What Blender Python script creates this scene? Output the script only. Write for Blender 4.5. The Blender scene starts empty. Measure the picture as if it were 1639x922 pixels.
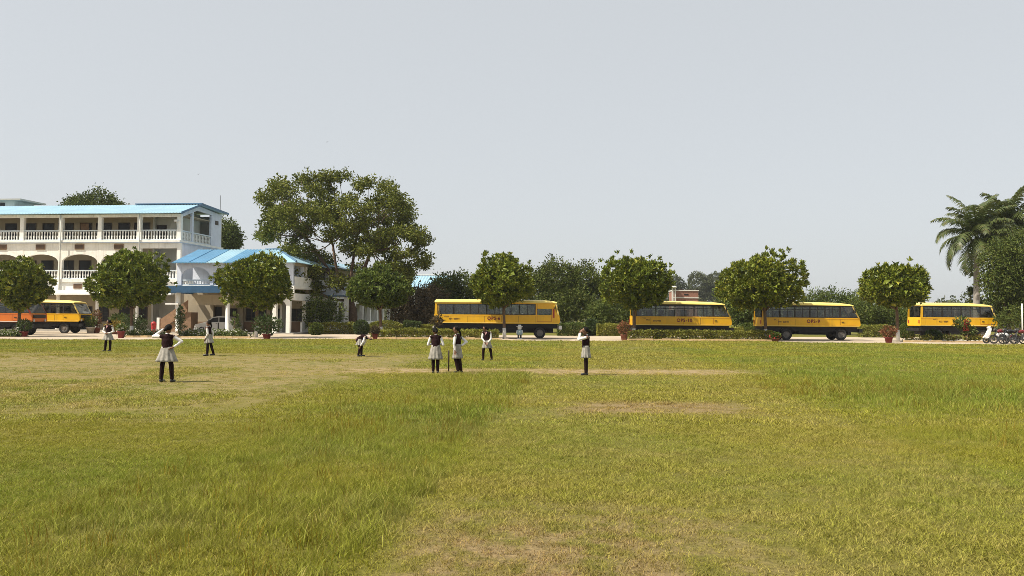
import bpy, math, random
import numpy as np
from mathutils import Vector, Matrix

R = math.radians
scene = bpy.context.scene
col = scene.collection

# ------------------------------------------------------------------ camera
F = 1364.0                    # focal length in pixels of the 1639 px wide photograph
CAM_H = 1.65
cam = bpy.data.cameras.new('camera')
cam.sensor_width = 36.0
cam.lens = 36.0 * F / 1639.0
cam.clip_start = 0.1
cam.clip_end = 6000.0
cam_o = bpy.data.objects.new('camera', cam)
cam_o.matrix_world = Matrix.Translation((0, 0, CAM_H)) @ Matrix.Rotation(R(90 + 1.89), 4, 'X') @ Matrix.Rotation(R(0.31), 4, 'Z')
col.objects.link(cam_o)
scene.camera = cam_o

# ------------------------------------------------------------------ sky and sun
SUN_EL, SUN_AZ = 52.0, -112.0      # azimuth from +Y (view direction) towards +X: left, a little behind the camera
world = bpy.data.worlds.new('World')
scene.world = world
world.use_nodes = True
wn = world.node_tree
wn.nodes.clear()
sky = wn.nodes.new('ShaderNodeTexSky')
sky.sky_type = 'NISHITA'
sky.sun_disc = False
sky.sun_elevation = R(SUN_EL)
sky.sun_rotation = R(SUN_AZ)
sky.altitude = 200
sky.air_density = 1.0
sky.dust_density = 2.0
sky.ozone_density = 1.0
hs = wn.nodes.new('ShaderNodeHueSaturation')
hs.inputs['Saturation'].default_value = 0.5
bg = wn.nodes.new('ShaderNodeBackground')
bg.inputs['Strength'].default_value = 0.095
wo = wn.nodes.new('ShaderNodeOutputWorld')
wn.links.new(sky.outputs[0], hs.inputs['Color'])
veil = wn.nodes.new('ShaderNodeMix')          # the thick winter haze: an even pale veil over the clear-sky colours
veil.data_type = 'RGBA'
veil.inputs['Factor'].default_value = 0.70
veil.inputs[7].default_value = (5.85, 6.1, 6.25, 1)
wn.links.new(hs.outputs[0], veil.inputs[6])
wn.links.new(veil.outputs[2], bg.inputs['Color'])
wn.links.new(bg.outputs[0], wo.inputs['Surface'])

sun = bpy.data.lights.new('sun', 'SUN')
sun.energy = 5.0
sun.angle = R(0.6)
sun.color = (1.0, 0.92, 0.78)
sun_o = bpy.data.objects.new('sun', sun)
sd = Vector((math.sin(R(SUN_AZ)) * math.cos(R(SUN_EL)), math.cos(R(SUN_AZ)) * math.cos(R(SUN_EL)), math.sin(R(SUN_EL))))
sun_o.rotation_euler = sd.to_track_quat('Z', 'Y').to_euler()
col.objects.link(sun_o)

scene.view_settings.view_transform = 'Standard'
scene.view_settings.look = 'None'
scene.view_settings.exposure = 0.42
scene.view_settings.gamma = 1.0
scene.render.engine = 'CYCLES'
scene.cycles.use_denoising = True
scene.cycles.pixel_filter_type = 'BLACKMAN_HARRIS'
scene.cycles.filter_width = 0.8
scene.cycles.denoiser = 'OPENIMAGEDENOISE'
scene.cycles.denoising_input_passes = 'RGB_ALBEDO_NORMAL'
scene.cycles.denoising_prefilter = 'NONE'
scene.cycles.max_bounces = 6
scene.cycles.transparent_max_bounces = 16
scene.cycles.caustics_reflective = False
scene.cycles.caustics_refractive = False

# ------------------------------------------------------------------ pixel helpers (directions only; depth comes from the ground)
def hor(px):
    return 501.6 + 8.9 * px / 1639.0

def gx(px, d):
    return (px - 819.5) / F * d

def gd(px, py):               # depth of a ground point seen at this pixel
    return F * CAM_H / (py - hor(px))

def zz(px, py, d):            # height of a point seen at this pixel at depth d
    return CAM_H + (hor(px) - py) * d / F

# ------------------------------------------------------------------ materials
MATS = {}

class NT:
    """small helper to write node trees"""
    def __init__(self, tree):
        self.t = tree
    def n(self, typ, **kw):
        nd = self.t.nodes.new(typ)
        for k, v in kw.items():
            setattr(nd, k, v)
        return nd
    def put(self, sock, v):
        if isinstance(v, bpy.types.NodeSocket):
            self.t.links.new(v, sock)
        elif v is not None:
            sock.default_value = v
    def m(self, op, a, b=None, c=None, clamp=False):
        nd = self.n('ShaderNodeMath', operation=op, use_clamp=clamp)
        self.put(nd.inputs[0], a)
        if b is not None: self.put(nd.inputs[1], b)
        if c is not None: self.put(nd.inputs[2], c)
        return nd.outputs[0]
    def ss(self, v, a, b):     # smoothstep from a to b
        nd = self.n('ShaderNodeMapRange', interpolation_type='SMOOTHSTEP')
        self.put(nd.inputs['Value'], v)
        nd.inputs['From Min'].default_value = a
        nd.inputs['From Max'].default_value = b
        return nd.outputs[0]
    def noise(self, vec, scale, detail=3.0, rough=0.55):
        nd = self.n('ShaderNodeTexNoise')
        self.put(nd.inputs['Vector'], vec)
        nd.inputs['Scale'].default_value = scale
        nd.inputs['Detail'].default_value = detail
        nd.inputs['Roughness'].default_value = rough
        return nd.outputs['Fac']
    def mix(self, f, a, b, blend='MIX'):
        nd = self.n('ShaderNodeMix', data_type='RGBA', blend_type=blend)
        self.put(nd.inputs['Factor'], f)
        for s, v in ((nd.inputs[6], a), (nd.inputs[7], b)):
            if isinstance(v, tuple): v = (v[0], v[1], v[2], 1.0)
            self.put(s, v)
        return nd.outputs[2]

def new_mat(name):
    m = bpy.data.materials.new(name)
    m.use_nodes = True
    m.node_tree.nodes.clear()
    t = NT(m.node_tree)
    out = t.n('ShaderNodeOutputMaterial')
    MATS[name] = m
    return m, t, out

def mat(name, c, rough=0.6, var=0.12, scale=3.0, metallic=0.0, bump=0.0, bscale=40.0, dirt=None, coat=0.0, streak=0.0, spec=0.4):
    """painted / plastered / metal surface with uneven tone, optional dirt colour and fine relief"""
    m, t, out = new_mat(name)
    p = t.n('ShaderNodeBsdfPrincipled')
    g = t.n('ShaderNodeTexCoord').outputs['Object']
    n1 = t.noise(g, scale, 5.0, 0.6)
    dark = tuple(x * (1 - var) for x in c)
    lite = tuple(min(1, x * (1 + var)) for x in c)
    cc = t.mix(t.ss(n1, 0.3, 0.7), dark, lite)
    if dirt is not None:
        n2 = t.noise(g, scale * 0.6 + 0.7, 7.0, 0.7)
        cc = t.mix(t.m('MULTIPLY', t.ss(n2, 0.5, 0.8), 0.6), cc, dirt)
    if streak:
        mp = t.n('ShaderNodeMapping'); t.put(mp.inputs['Vector'], g)
        mp.inputs['Scale'].default_value = (2.2, 2.2, 0.12)
        n3 = t.noise(mp.outputs[0], 2.0, 5.0, 0.65)
        cc = t.mix(t.m('MULTIPLY', t.ss(n3, 0.5, 0.75), streak), cc, (c[0] * .45, c[1] * .43, c[2] * .4))
    t.put(p.inputs['Base Color'], cc)
    p.inputs['Roughness'].default_value = rough
    p.inputs['Metallic'].default_value = metallic
    p.inputs['Coat Weight'].default_value = coat
    p.inputs['Specular IOR Level'].default_value = spec
    if bump:
        b = t.n('ShaderNodeBump')
        b.inputs['Strength'].default_value = bump
        b.inputs['Distance'].default_value = 0.02
        t.put(b.inputs['Height'], t.noise(g, bscale, 4.0))
        t.put(p.inputs['Normal'], b.outputs[0])
    t.put(out.inputs['Surface'], p.outputs[0])
    return m

def leaf_mat(name, a, b, c=None, trans=0.3, rough=0.45, spec=0.35):
    """foliage: each leaf its own tone between a and b, a few of tone c"""
    m, t, out = new_mat(name)
    geo = t.n('ShaderNodeNewGeometry')
    rnd = geo.outputs['Random Per Island']
    cc = t.mix(rnd, a, b)
    n1 = t.noise(geo.outputs['Position'], 0.9, 3.0)
    cc = t.mix(t.ss(n1, 0.35, 0.7), cc, tuple(x * 1.35 for x in b))
    if c is not None:
        cc = t.mix(t.ss(t.m('FRACT', t.m('MULTIPLY', rnd, 17.3)), 0.8, 0.9), cc, c)
    ob = t.n('ShaderNodeObjectInfo').outputs['Random']          # every plant a little different
    cc = t.mix(t.m('MULTIPLY', ob, 0.28), cc, t.mix(1.0, cc, (1.35, 1.05, 0.6), 'MULTIPLY'))
    p = t.n('ShaderNodeBsdfPrincipled')
    t.put(p.inputs['Base Color'], cc)
    p.inputs['Roughness'].default_value = rough
    p.inputs['Specular IOR Level'].default_value = spec
    tr = t.n('ShaderNodeBsdfTranslucent')
    t.put(tr.inputs['Color'], t.mix(0.5, cc, (0.10, 0.13, 0.02)))
    mx = t.n('ShaderNodeMixShader')
    mx.inputs[0].default_value = trans
    t.put(mx.inputs[1], p.outputs[0]); t.put(mx.inputs[2], tr.outputs[0])
    t.put(out.inputs['Surface'], mx.outputs[0])
    return m

def glass_mat(name, tint, refl=0.12, rough=0.05):
    m, t, out = new_mat(name)
    tr = t.n('ShaderNodeBsdfTransparent'); tr.inputs['Color'].default_value = (*tint, 1)
    gl = t.n('ShaderNodeBsdfGlossy'); gl.inputs['Roughness'].default_value = rough
    gl.inputs['Color'].default_value = (0.9, 0.95, 1.0, 1)
    fr = t.n('ShaderNodeFresnel'); fr.inputs['IOR'].default_value = 1.5
    g = t.n('ShaderNodeTexCoord').outputs['Object']
    dust = t.m('MULTIPLY', t.ss(t.noise(g, 1.7, 4.0), 0.35, 0.75), 0.11)
    df = t.n('ShaderNodeBsdfDiffuse'); df.inputs['Color'].default_value = (0.42, 0.38, 0.32, 1)
    m1 = t.n('ShaderNodeMixShader')
    t.put(m1.inputs[0], t.m('ADD', fr.outputs[0], refl, clamp=True)); t.put(m1.inputs[1], tr.outputs[0]); t.put(m1.inputs[2], gl.outputs[0])
    m2 = t.n('ShaderNodeMixShader')
    t.put(m2.inputs[0], dust); t.put(m2.inputs[1], m1.outputs[0]); t.put(m2.inputs[2], df.outputs[0])
    t.put(out.inputs['Surface'], m2.outputs[0])
    return m

mat('cream_plaster', (0.85, 0.825, 0.765), 0.85, 0.08, 1.2, bump=0.15, dirt=(0.62, 0.56, 0.46), streak=0.38)
mat('white_plaster', (0.84, 0.83, 0.79), 0.8, 0.06, 1.2, bump=0.12, dirt=(0.58, 0.55, 0.48), streak=0.25)
mat('blue_plaster', (0.50, 0.58, 0.72), 0.8, 0.06, 1.2, bump=0.12, streak=0.2)
mat('pale_blue_plaster', (0.66, 0.70, 0.80), 0.8, 0.06, 1.2, bump=0.12, streak=0.2)
mat('rail_blue', (0.58, 0.64, 0.68), 0.7, 0.08, 2.0)
mat('band_blue', (0.025, 0.085, 0.17), 0.6, 0.1, 2.0, streak=0.2)
mat('inner_plaster', (0.38, 0.325, 0.235), 0.9, 0.1, 0.8, streak=0.2)  # tan, darkened to deepen the shadow inside the verandahs
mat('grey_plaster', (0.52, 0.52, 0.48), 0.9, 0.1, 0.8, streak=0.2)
mat('brown_dado', (0.24, 0.15, 0.09), 0.7, 0.12, 2.0)
mat('roof_sheet', (0.30, 0.48, 0.59), 0.45, 0.08, 0.7, dirt=(0.36, 0.47, 0.52))
mat('roof_sheet_deep', (0.11, 0.27, 0.44), 0.45, 0.1, 0.7, dirt=(0.25, 0.42, 0.6))
mat('roof_trim', (0.08, 0.16, 0.26), 0.5, 0.1, 2.0)
mat('vent_brown', (0.28, 0.17, 0.10), 0.8, 0.15, 4.0)
mat('dark_wood', (0.05, 0.035, 0.025), 0.6, 0.2, 4.0)
mat('dark_room', (0.018, 0.017, 0.018), 0.5, 0.2, 2.0)  # near-black of unlit hollows, laid on as solid sheets
mat('window_glass', (0.012, 0.013, 0.014), 0.3, 0.2, 2.0, spec=0.25)
mat('concrete', (0.42, 0.39, 0.34), 0.9, 0.15, 2.0, bump=0.3)
mat('teal_tiles', (0.12, 0.22, 0.20), 0.6, 0.15, 3.0)
mat('red_paint', (0.45, 0.03, 0.03), 0.5, 0.12, 3.0)
mat('brick_wall', (0.30, 0.15, 0.11), 0.9, 0.2, 5.0, bump=0.3)
mat('tank_white', (0.72, 0.70, 0.66), 0.7, 0.08, 3.0)
mat('bus_yellow', (0.80, 0.44, 0.012), 0.38, 0.06, 1.5, dirt=(0.55, 0.33, 0.07), coat=0.25, streak=0.15)
mat('bus_roof_yellow', (0.88, 0.68, 0.19), 0.5, 0.06, 1.2, dirt=(0.66, 0.48, 0.18))  # paler than the body: sunlight on the roofs is in this colour
mat('bus_orange', (0.62, 0.16, 0.02), 0.38, 0.06, 1.5, dirt=(0.5, 0.2, 0.06), coat=0.25)
mat('bus_white', (0.75, 0.73, 0.68), 0.5, 0.06, 1.5)
mat('bus_red', (0.34, 0.03, 0.02), 0.5, 0.1, 2.0)
mat('bus_black', (0.009, 0.009, 0.010), 0.7, 0.2, 3.0, dirt=(0.035, 0.03, 0.025))
mat('frame_black', (0.025, 0.022, 0.02), 0.5, 0.2, 3.0)
mat('tyre', (0.03, 0.03, 0.03), 0.85, 0.2, 6.0, dirt=(0.14, 0.12, 0.09))
mat('rim_grey', (0.17, 0.155, 0.14), 0.6, 0.2, 5.0, dirt=(0.18, 0.14, 0.1))
mat('letter_red', (0.20, 0.015, 0.015), 0.5, 0.1, 3.0)
mat('letter_dark', (0.10, 0.035, 0.02), 0.5, 0.1, 3.0)
mat('seat_dark', (0.05, 0.05, 0.07), 0.8, 0.2, 3.0)
mat('chrome', (0.18, 0.18, 0.18), 0.3, 0.05, 3.0, metallic=1.0)
mat('lamp_lens', (0.5, 0.5, 0.48), 0.15, 0.05, 3.0)
mat('car_silver', (0.52, 0.51, 0.49), 0.35, 0.04, 1.0, metallic=0.3, coat=0.4)
mat('bark', (0.13, 0.085, 0.055), 0.95, 0.3, 6.0, bump=0.6, bscale=25)
mat('bark_grey', (0.30, 0.27, 0.24), 0.9, 0.2, 4.0, bump=0.4, bscale=15)
mat('limewash', (0.62, 0.60, 0.56), 0.9, 0.12, 6.0)
mat('terracotta', (0.23, 0.085, 0.055), 0.8, 0.15, 4.0, dirt=(0.35, 0.2, 0.13))
mat('pot_red', (0.17, 0.03, 0.026), 0.7, 0.15, 4.0)
mat('soil', (0.13, 0.085, 0.05), 0.95, 0.2, 6.0)
mat('kerb_yellow', (0.52, 0.38, 0.20), 0.9, 0.2, 2.5, bump=0.3, dirt=(0.35, 0.26, 0.16))
mat('stone_white', (0.42, 0.38, 0.32), 0.85, 0.15, 4.0)
mat('pole_white', (0.7, 0.69, 0.66), 0.6, 0.06, 3.0)
mat('skin', (0.20, 0.105, 0.065), 0.55, 0.06, 8.0)
mat('hair', (0.008, 0.007, 0.006), 0.8, 0.2, 10.0, spec=0.15)
mat('eye', (0.02, 0.015, 0.012), 0.3, 0.0, 3.0)
mat('shirt_white', (0.72, 0.69, 0.66), 0.85, 0.05, 6.0)
mat('vest_maroon', (0.022, 0.010, 0.011), 0.95, 0.15, 8.0, spec=0.1)
mat('trouser_maroon', (0.018, 0.009, 0.009), 0.95, 0.15, 8.0, spec=0.1)
mat('shoe_black', (0.015, 0.015, 0.015), 0.4, 0.1, 5.0)
mat('scarf_pink', (0.55, 0.30, 0.30), 0.85, 0.1, 8.0)
mat('bike_black', (0.02, 0.02, 0.024), 0.3, 0.1, 5.0, coat=0.4)
mat('bike_maroon', (0.20, 0.03, 0.03), 0.3, 0.1, 5.0, coat=0.4)
mat('scooter_white', (0.78, 0.78, 0.77), 0.3, 0.03, 4.0, coat=0.4)
mat('metal_dull', (0.07, 0.068, 0.065), 0.5, 0.1, 5.0, metallic=0.2)
mat('figure_white', (0.70, 0.70, 0.68), 0.6, 0.1, 6.0)
mat('figure_teal', (0.30, 0.40, 0.42), 0.6, 0.1, 6.0)
mat('figure_dark', (0.05, 0.05, 0.05), 0.6, 0.1, 6.0)
mat('bird_dark', (0.04, 0.04, 0.04), 0.8, 0.1, 6.0)
glass_mat('bus_glass', (0.74, 0.75, 0.72), 0.01)
glass_mat('dark_glass', (0.12, 0.13, 0.13), 0.0)
leaf_mat('leaf_row', (0.046, 0.076, 0.010), (0.145, 0.182, 0.020), (0.31, 0.31, 0.036), 0.12, 0.45, 0.3)
leaf_mat('leaf_row_soft', (0.055, 0.092, 0.020), (0.115, 0.155, 0.032), (0.18, 0.20, 0.05), 0.25, 0.6, 0.2)
leaf_mat('leaf_big', (0.060, 0.086, 0.014), (0.140, 0.160, 0.026), (0.20, 0.20, 0.04), 0.25, 0.6, 0.2)
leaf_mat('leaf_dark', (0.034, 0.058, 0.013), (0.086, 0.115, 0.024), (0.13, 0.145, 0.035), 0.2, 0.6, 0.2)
leaf_mat('leaf_mid', (0.042, 0.074, 0.016), (0.100, 0.138, 0.028), (0.14, 0.16, 0.04), 0.22, 0.55, 0.25)
leaf_mat('leaf_bright', (0.060, 0.100, 0.020), (0.110, 0.150, 0.035), (0.15, 0.17, 0.05), 0.3, 0.5)
leaf_mat('leaf_dry', (0.060, 0.045, 0.025), (0.100, 0.075, 0.040), (0.14, 0.09, 0.05), 0.2, 0.6)
leaf_mat('leaf_far', (0.060, 0.080, 0.045), (0.095, 0.115, 0.065), (0.12, 0.13, 0.08), 0.25, 0.7, 0.2)  # paler, greyer green: distance haze put into the leaf colour
leaf_mat('leaf_hedge', (0.10, 0.13, 0.022), (0.22, 0.23, 0.04), (0.32, 0.29, 0.055), 0.25, 0.5)
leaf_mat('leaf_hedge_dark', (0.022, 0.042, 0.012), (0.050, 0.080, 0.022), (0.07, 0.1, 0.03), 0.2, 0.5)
leaf_mat('leaf_palm', (0.040, 0.060, 0.020), (0.080, 0.105, 0.035), (0.13, 0.13, 0.05), 0.25, 0.45)
leaf_mat('leaf_gold', (0.20, 0.15, 0.02), (0.34, 0.24, 0.04), (0.4, 0.3, 0.08), 0.3, 0.5)
leaf_mat('petal_white', (0.6, 0.58, 0.54), (0.75, 0.73, 0.7), (0.5, 0.5, 0.3), 0.2, 0.6)
leaf_mat('petal_red', (0.35, 0.03, 0.03), (0.5, 0.06, 0.05), (0.4, 0.12, 0.08), 0.2, 0.6)
leaf_mat('leaf_copper', (0.16, 0.06, 0.03), (0.24, 0.10, 0.05), (0.1, 0.1, 0.03), 0.25, 0.5)

def skirt_material():
    m, t, out = new_mat('kameez_stripe')
    g = t.n('ShaderNodeTexCoord').outputs['Object']
    w = t.noise(g, 9.0, 3.0)
    cc = t.mix(t.ss(w, 0.35, 0.65), (0.23, 0.215, 0.185), (0.35, 0.325, 0.285))
    p = t.n('ShaderNodeBsdfPrincipled')
    t.put(p.inputs['Base Color'], cc); p.inputs['Roughness'].default_value = 0.9
    t.put(out.inputs['Surface'], p.outputs[0])
skirt_material()

# ------------------------------------------------------------------ field colours: one node group shared by the soil and the grass blades
STRIP = 0.087                 # the mown strip runs away from the camera, drifting right by this much per metre
def field_group():
    g = bpy.data.node_groups.new('field_colour', 'ShaderNodeTree')
    g.interface.new_socket('Green', in_out='OUTPUT', socket_type='NodeSocketColor')
    g.interface.new_socket('Dry', in_out='OUTPUT', socket_type='NodeSocketFloat')
    g.interface.new_socket('Bare', in_out='OUTPUT', socket_type='NodeSocketFloat')
    t = NT(g)
    o = t.n('NodeGroupOutput')
    geo = t.n('ShaderNodeNewGeometry')
    sep = t.n('ShaderNodeSeparateXYZ'); t.put(sep.inputs[0], geo.outputs['Position'])
    cx = t.n('ShaderNodeCombineXYZ'); t.put(cx.inputs[0], sep.outputs[0]); t.put(cx.inputs[1], sep.outputs[1])
    P = cx.outputs[0]
    X, Y = sep.outputs[0], sep.outputs[1]
    big = t.noise(P, 0.13, 3.0); mid = t.noise(P, 0.55, 4.0, 0.6); fine = t.noise(P, 2.6, 4.0, 0.65)
    wob = t.m('SUBTRACT', mid, 0.5)
    s = t.m('ADD', t.m('SUBTRACT', X, t.m('MULTIPLY', Y, STRIP)), t.m('MULTIPLY', wob, 1.2))
    strip = t.m('MULTIPLY', t.ss(s, -1.75, -1.25), t.m('SUBTRACT', 1.0, t.ss(s, 4.0, 4.5)))
    Yw = t.m('ADD', Y, t.m('MULTIPLY', wob, 3.0))
    # worn ground left of the strip
    left = t.m('MULTIPLY', t.m('SUBTRACT', 1.0, t.ss(t.m('ADD', s, t.m('MULTIPLY', wob, 4.0)), -7.5, -4.5)), t.m('MULTIPLY', t.ss(Yw, 11.0, 19.0), t.m('SUBTRACT', 1.0, t.ss(Yw, 30.0, 42.0))))
    # the pitch, worn across the strip
    Yf = t.m('ADD', Y, t.m('MULTIPLY', t.m('SUBTRACT', fine, 0.5), 1.6))
    pit = t.m('SUBTRACT', 1.0, t.ss(t.m('ABSOLUTE', t.m('SUBTRACT', Yf, 25.6)), 0.5, 1.9))
    pit = t.m('MULTIPLY', pit, t.m('MULTIPLY', t.ss(X, -6.0, -3.0), t.m('SUBTRACT', 1.0, t.ss(X, 6.0, 8.5))))
    pit2 = t.m('SUBTRACT', 1.0, t.ss(t.m('ABSOLUTE', t.m('SUBTRACT', Yf, 15.6)), 0.4, 1.6))
    pit2 = t.m('MULTIPLY', pit2, t.m('MULTIPLY', t.ss(s, -0.8, 0.3), t.m('SUBTRACT', 1.0, t.ss(s, 2.2, 3.6))))
    near = t.m('MULTIPLY', t.m('SUBTRACT', 1.0, t.ss(Yw, 6.0, 8.2)), t.m('MULTIPLY', t.ss(s, -1.6, -0.9), t.m('SUBTRACT', 1.0, t.ss(s, -0.2, 2.2))))
    far = t.ss(Yw, 50.0, 57.0)
    dry = t.m('MULTIPLY', t.ss(mid, 0.35, 0.75), 0.32)
    dry = t.m('ADD', dry, t.m('MULTIPLY', t.ss(fine, 0.4, 0.75), 0.18))
    dry = t.m('ADD', dry, t.m('MULTIPLY', strip, 0.26))
    dry = t.m('ADD', dry, t.m('MULTIPLY', left, t.m('ADD', 0.25, t.m('MULTIPLY', t.ss(mid, 0.35, 0.65), 0.4))))
    dry = t.m('ADD', dry, t.m('MULTIPLY', pit, 0.75))
    dry = t.m('ADD', dry, t.m('MULTIPLY', pit2, 0.45))
    dry = t.m('ADD', dry, t.m('MULTIPLY', near, t.m('MULTIPLY', t.ss(fine, 0.3, 0.6), 0.55)))
    dry = t.m('ADD', dry, t.m('MULTIPLY', far, 0.1))
    dry = t.m('SUBTRACT', dry, 0.12, clamp=True)
    bare = t.m('MULTIPLY', t.m('ADD', pit, t.m('ADD', t.m('MULTIPLY', left, 0.45), t.m('MULTIPLY', t.m('ADD', pit2, near), 0.5))), t.ss(fine, 0.32, 0.6), clamp=True)
    lush = t.ss(big, 0.4, 0.62)
    green = t.mix(lush, (0.238, 0.226, 0.027), (0.180, 0.212, 0.025))
    green = t.mix(t.ss(mid, 0.55, 0.8), green, (0.150, 0.182, 0.023))
    straw = t.mix(t.ss(fine, 0.45, 0.7), (0.34, 0.27, 0.08), (0.40, 0.31, 0.12))
    straw = t.mix(t.m('MULTIPLY', t.m('ADD', pit2, near, clamp=True), 0.7), straw, (0.26, 0.155, 0.075))
    t.put(o.inputs['Green'], t.mix(dry, green, straw))
    t.put(o.inputs['Dry'], dry)
    t.put(o.inputs['Bare'], bare)
    return g
FIELD = field_group()

def field_materials():
    m, t, out = new_mat('field_soil')
    g = t.n('ShaderNodeGroup'); g.node_tree = FIELD
    geo = t.n('ShaderNodeNewGeometry')
    f = t.noise(geo.outputs['Position'], 22.0, 5.0, 0.7)
    base = t.mix(0.35, t.mix(1.0, g.outputs['Green'], (0.85, 0.88, 0.8), 'MULTIPLY'), (0.14, 0.105, 0.04))  # soil darkened here and below: painted shade of thatch between blades
    base = t.mix(g.outputs['Bare'], base, (0.40, 0.295, 0.165))
    base = t.mix(t.ss(f, 0.35, 0.7), t.mix(1.0, base, (0.6, 0.6, 0.6), 'MULTIPLY'), base)
    p = t.n('ShaderNodeBsdfPrincipled'); t.put(p.inputs['Base Color'], base)
    p.inputs['Roughness'].default_value = 0.95
    p.inputs['Specular IOR Level'].default_value = 0.15
    b = t.n('ShaderNodeBump'); b.inputs['Strength'].default_value = 0.8; b.inputs['Distance'].default_value = 0.03
    t.put(b.inputs['Height'], f); t.put(p.inputs['Normal'], b.outputs[0])
    t.put(out.inputs['Surface'], p.outputs[0])
    for name, tint, sp in (('blade_short', (1, 1, 1), 0.08), ('blade_tall', (0.99, 1.06, 1.15), 0.1), ('blade_brown', (0.85, 0.66, 0.6), 0.1)):
        m, t, out = new_mat(name)
        g = t.n('ShaderNodeGroup'); g.node_tree = FIELD
        oi = t.n('ShaderNodeObjectInfo').outputs['Random']
        ri = t.n('ShaderNodeNewGeometry').outputs['Random Per Island']
        c = t.mix(1.0, g.outputs['Green'], tint, 'MULTIPLY')
        v = t.m('ADD', 0.50, t.m('ADD', t.m('MULTIPLY', oi, 0.55), t.m('MULTIPLY', ri, 0.72)))
        cv = t.n('ShaderNodeCombineColor'); [t.put(cv.inputs[i], v) for i in range(3)]
        c = t.mix(1.0, c, cv.outputs[0], 'MULTIPLY')
        c = t.mix(t.ss(t.m('FRACT', t.m('MULTIPLY', ri, 7.7)), 0.82, 0.86), c, (0.38, 0.32, 0.09))
        p = t.n('ShaderNodeBsdfPrincipled'); t.put(p.inputs['Base Color'], c)
        p.inputs['Roughness'].default_value = 0.55; p.inputs['Specular IOR Level'].default_value = sp
        tr = t.n('ShaderNodeBsdfTranslucent'); t.put(tr.inputs['Color'], c)
        mx = t.n('ShaderNodeMixShader'); mx.inputs[0].default_value = 0.22
        t.put(mx.inputs[1], p.outputs[0]); t.put(mx.inputs[2], tr.outputs[0])
        t.put(out.inputs['Surface'], mx.outputs[0])
    m, t, out = new_mat('dirt_road')
    P = t.n('ShaderNodeNewGeometry').outputs['Position']
    a = t.noise(P, 0.35, 5.0, 0.6); f = t.noise(P, 7.0, 6.0, 0.7)
    c = t.mix(t.ss(a, 0.35, 0.65), (0.40, 0.32, 0.23), (0.49, 0.41, 0.31))
    c = t.mix(t.m('MULTIPLY', t.ss(f, 0.5, 0.75), 0.5), c, (0.34, 0.26, 0.17))
    p = t.n('ShaderNodeBsdfPrincipled'); t.put(p.inputs['Base Color'], c); p.inputs['Roughness'].default_value = 0.95
    b = t.n('ShaderNodeBump'); b.inputs['Strength'].default_value = 0.6; b.inputs['Distance'].default_value = 0.02
    t.put(b.inputs['Height'], f); t.put(p.inputs['Normal'], b.outputs[0])
    t.put(out.inputs['Surface'], p.outputs[0])
field_materials()

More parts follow.
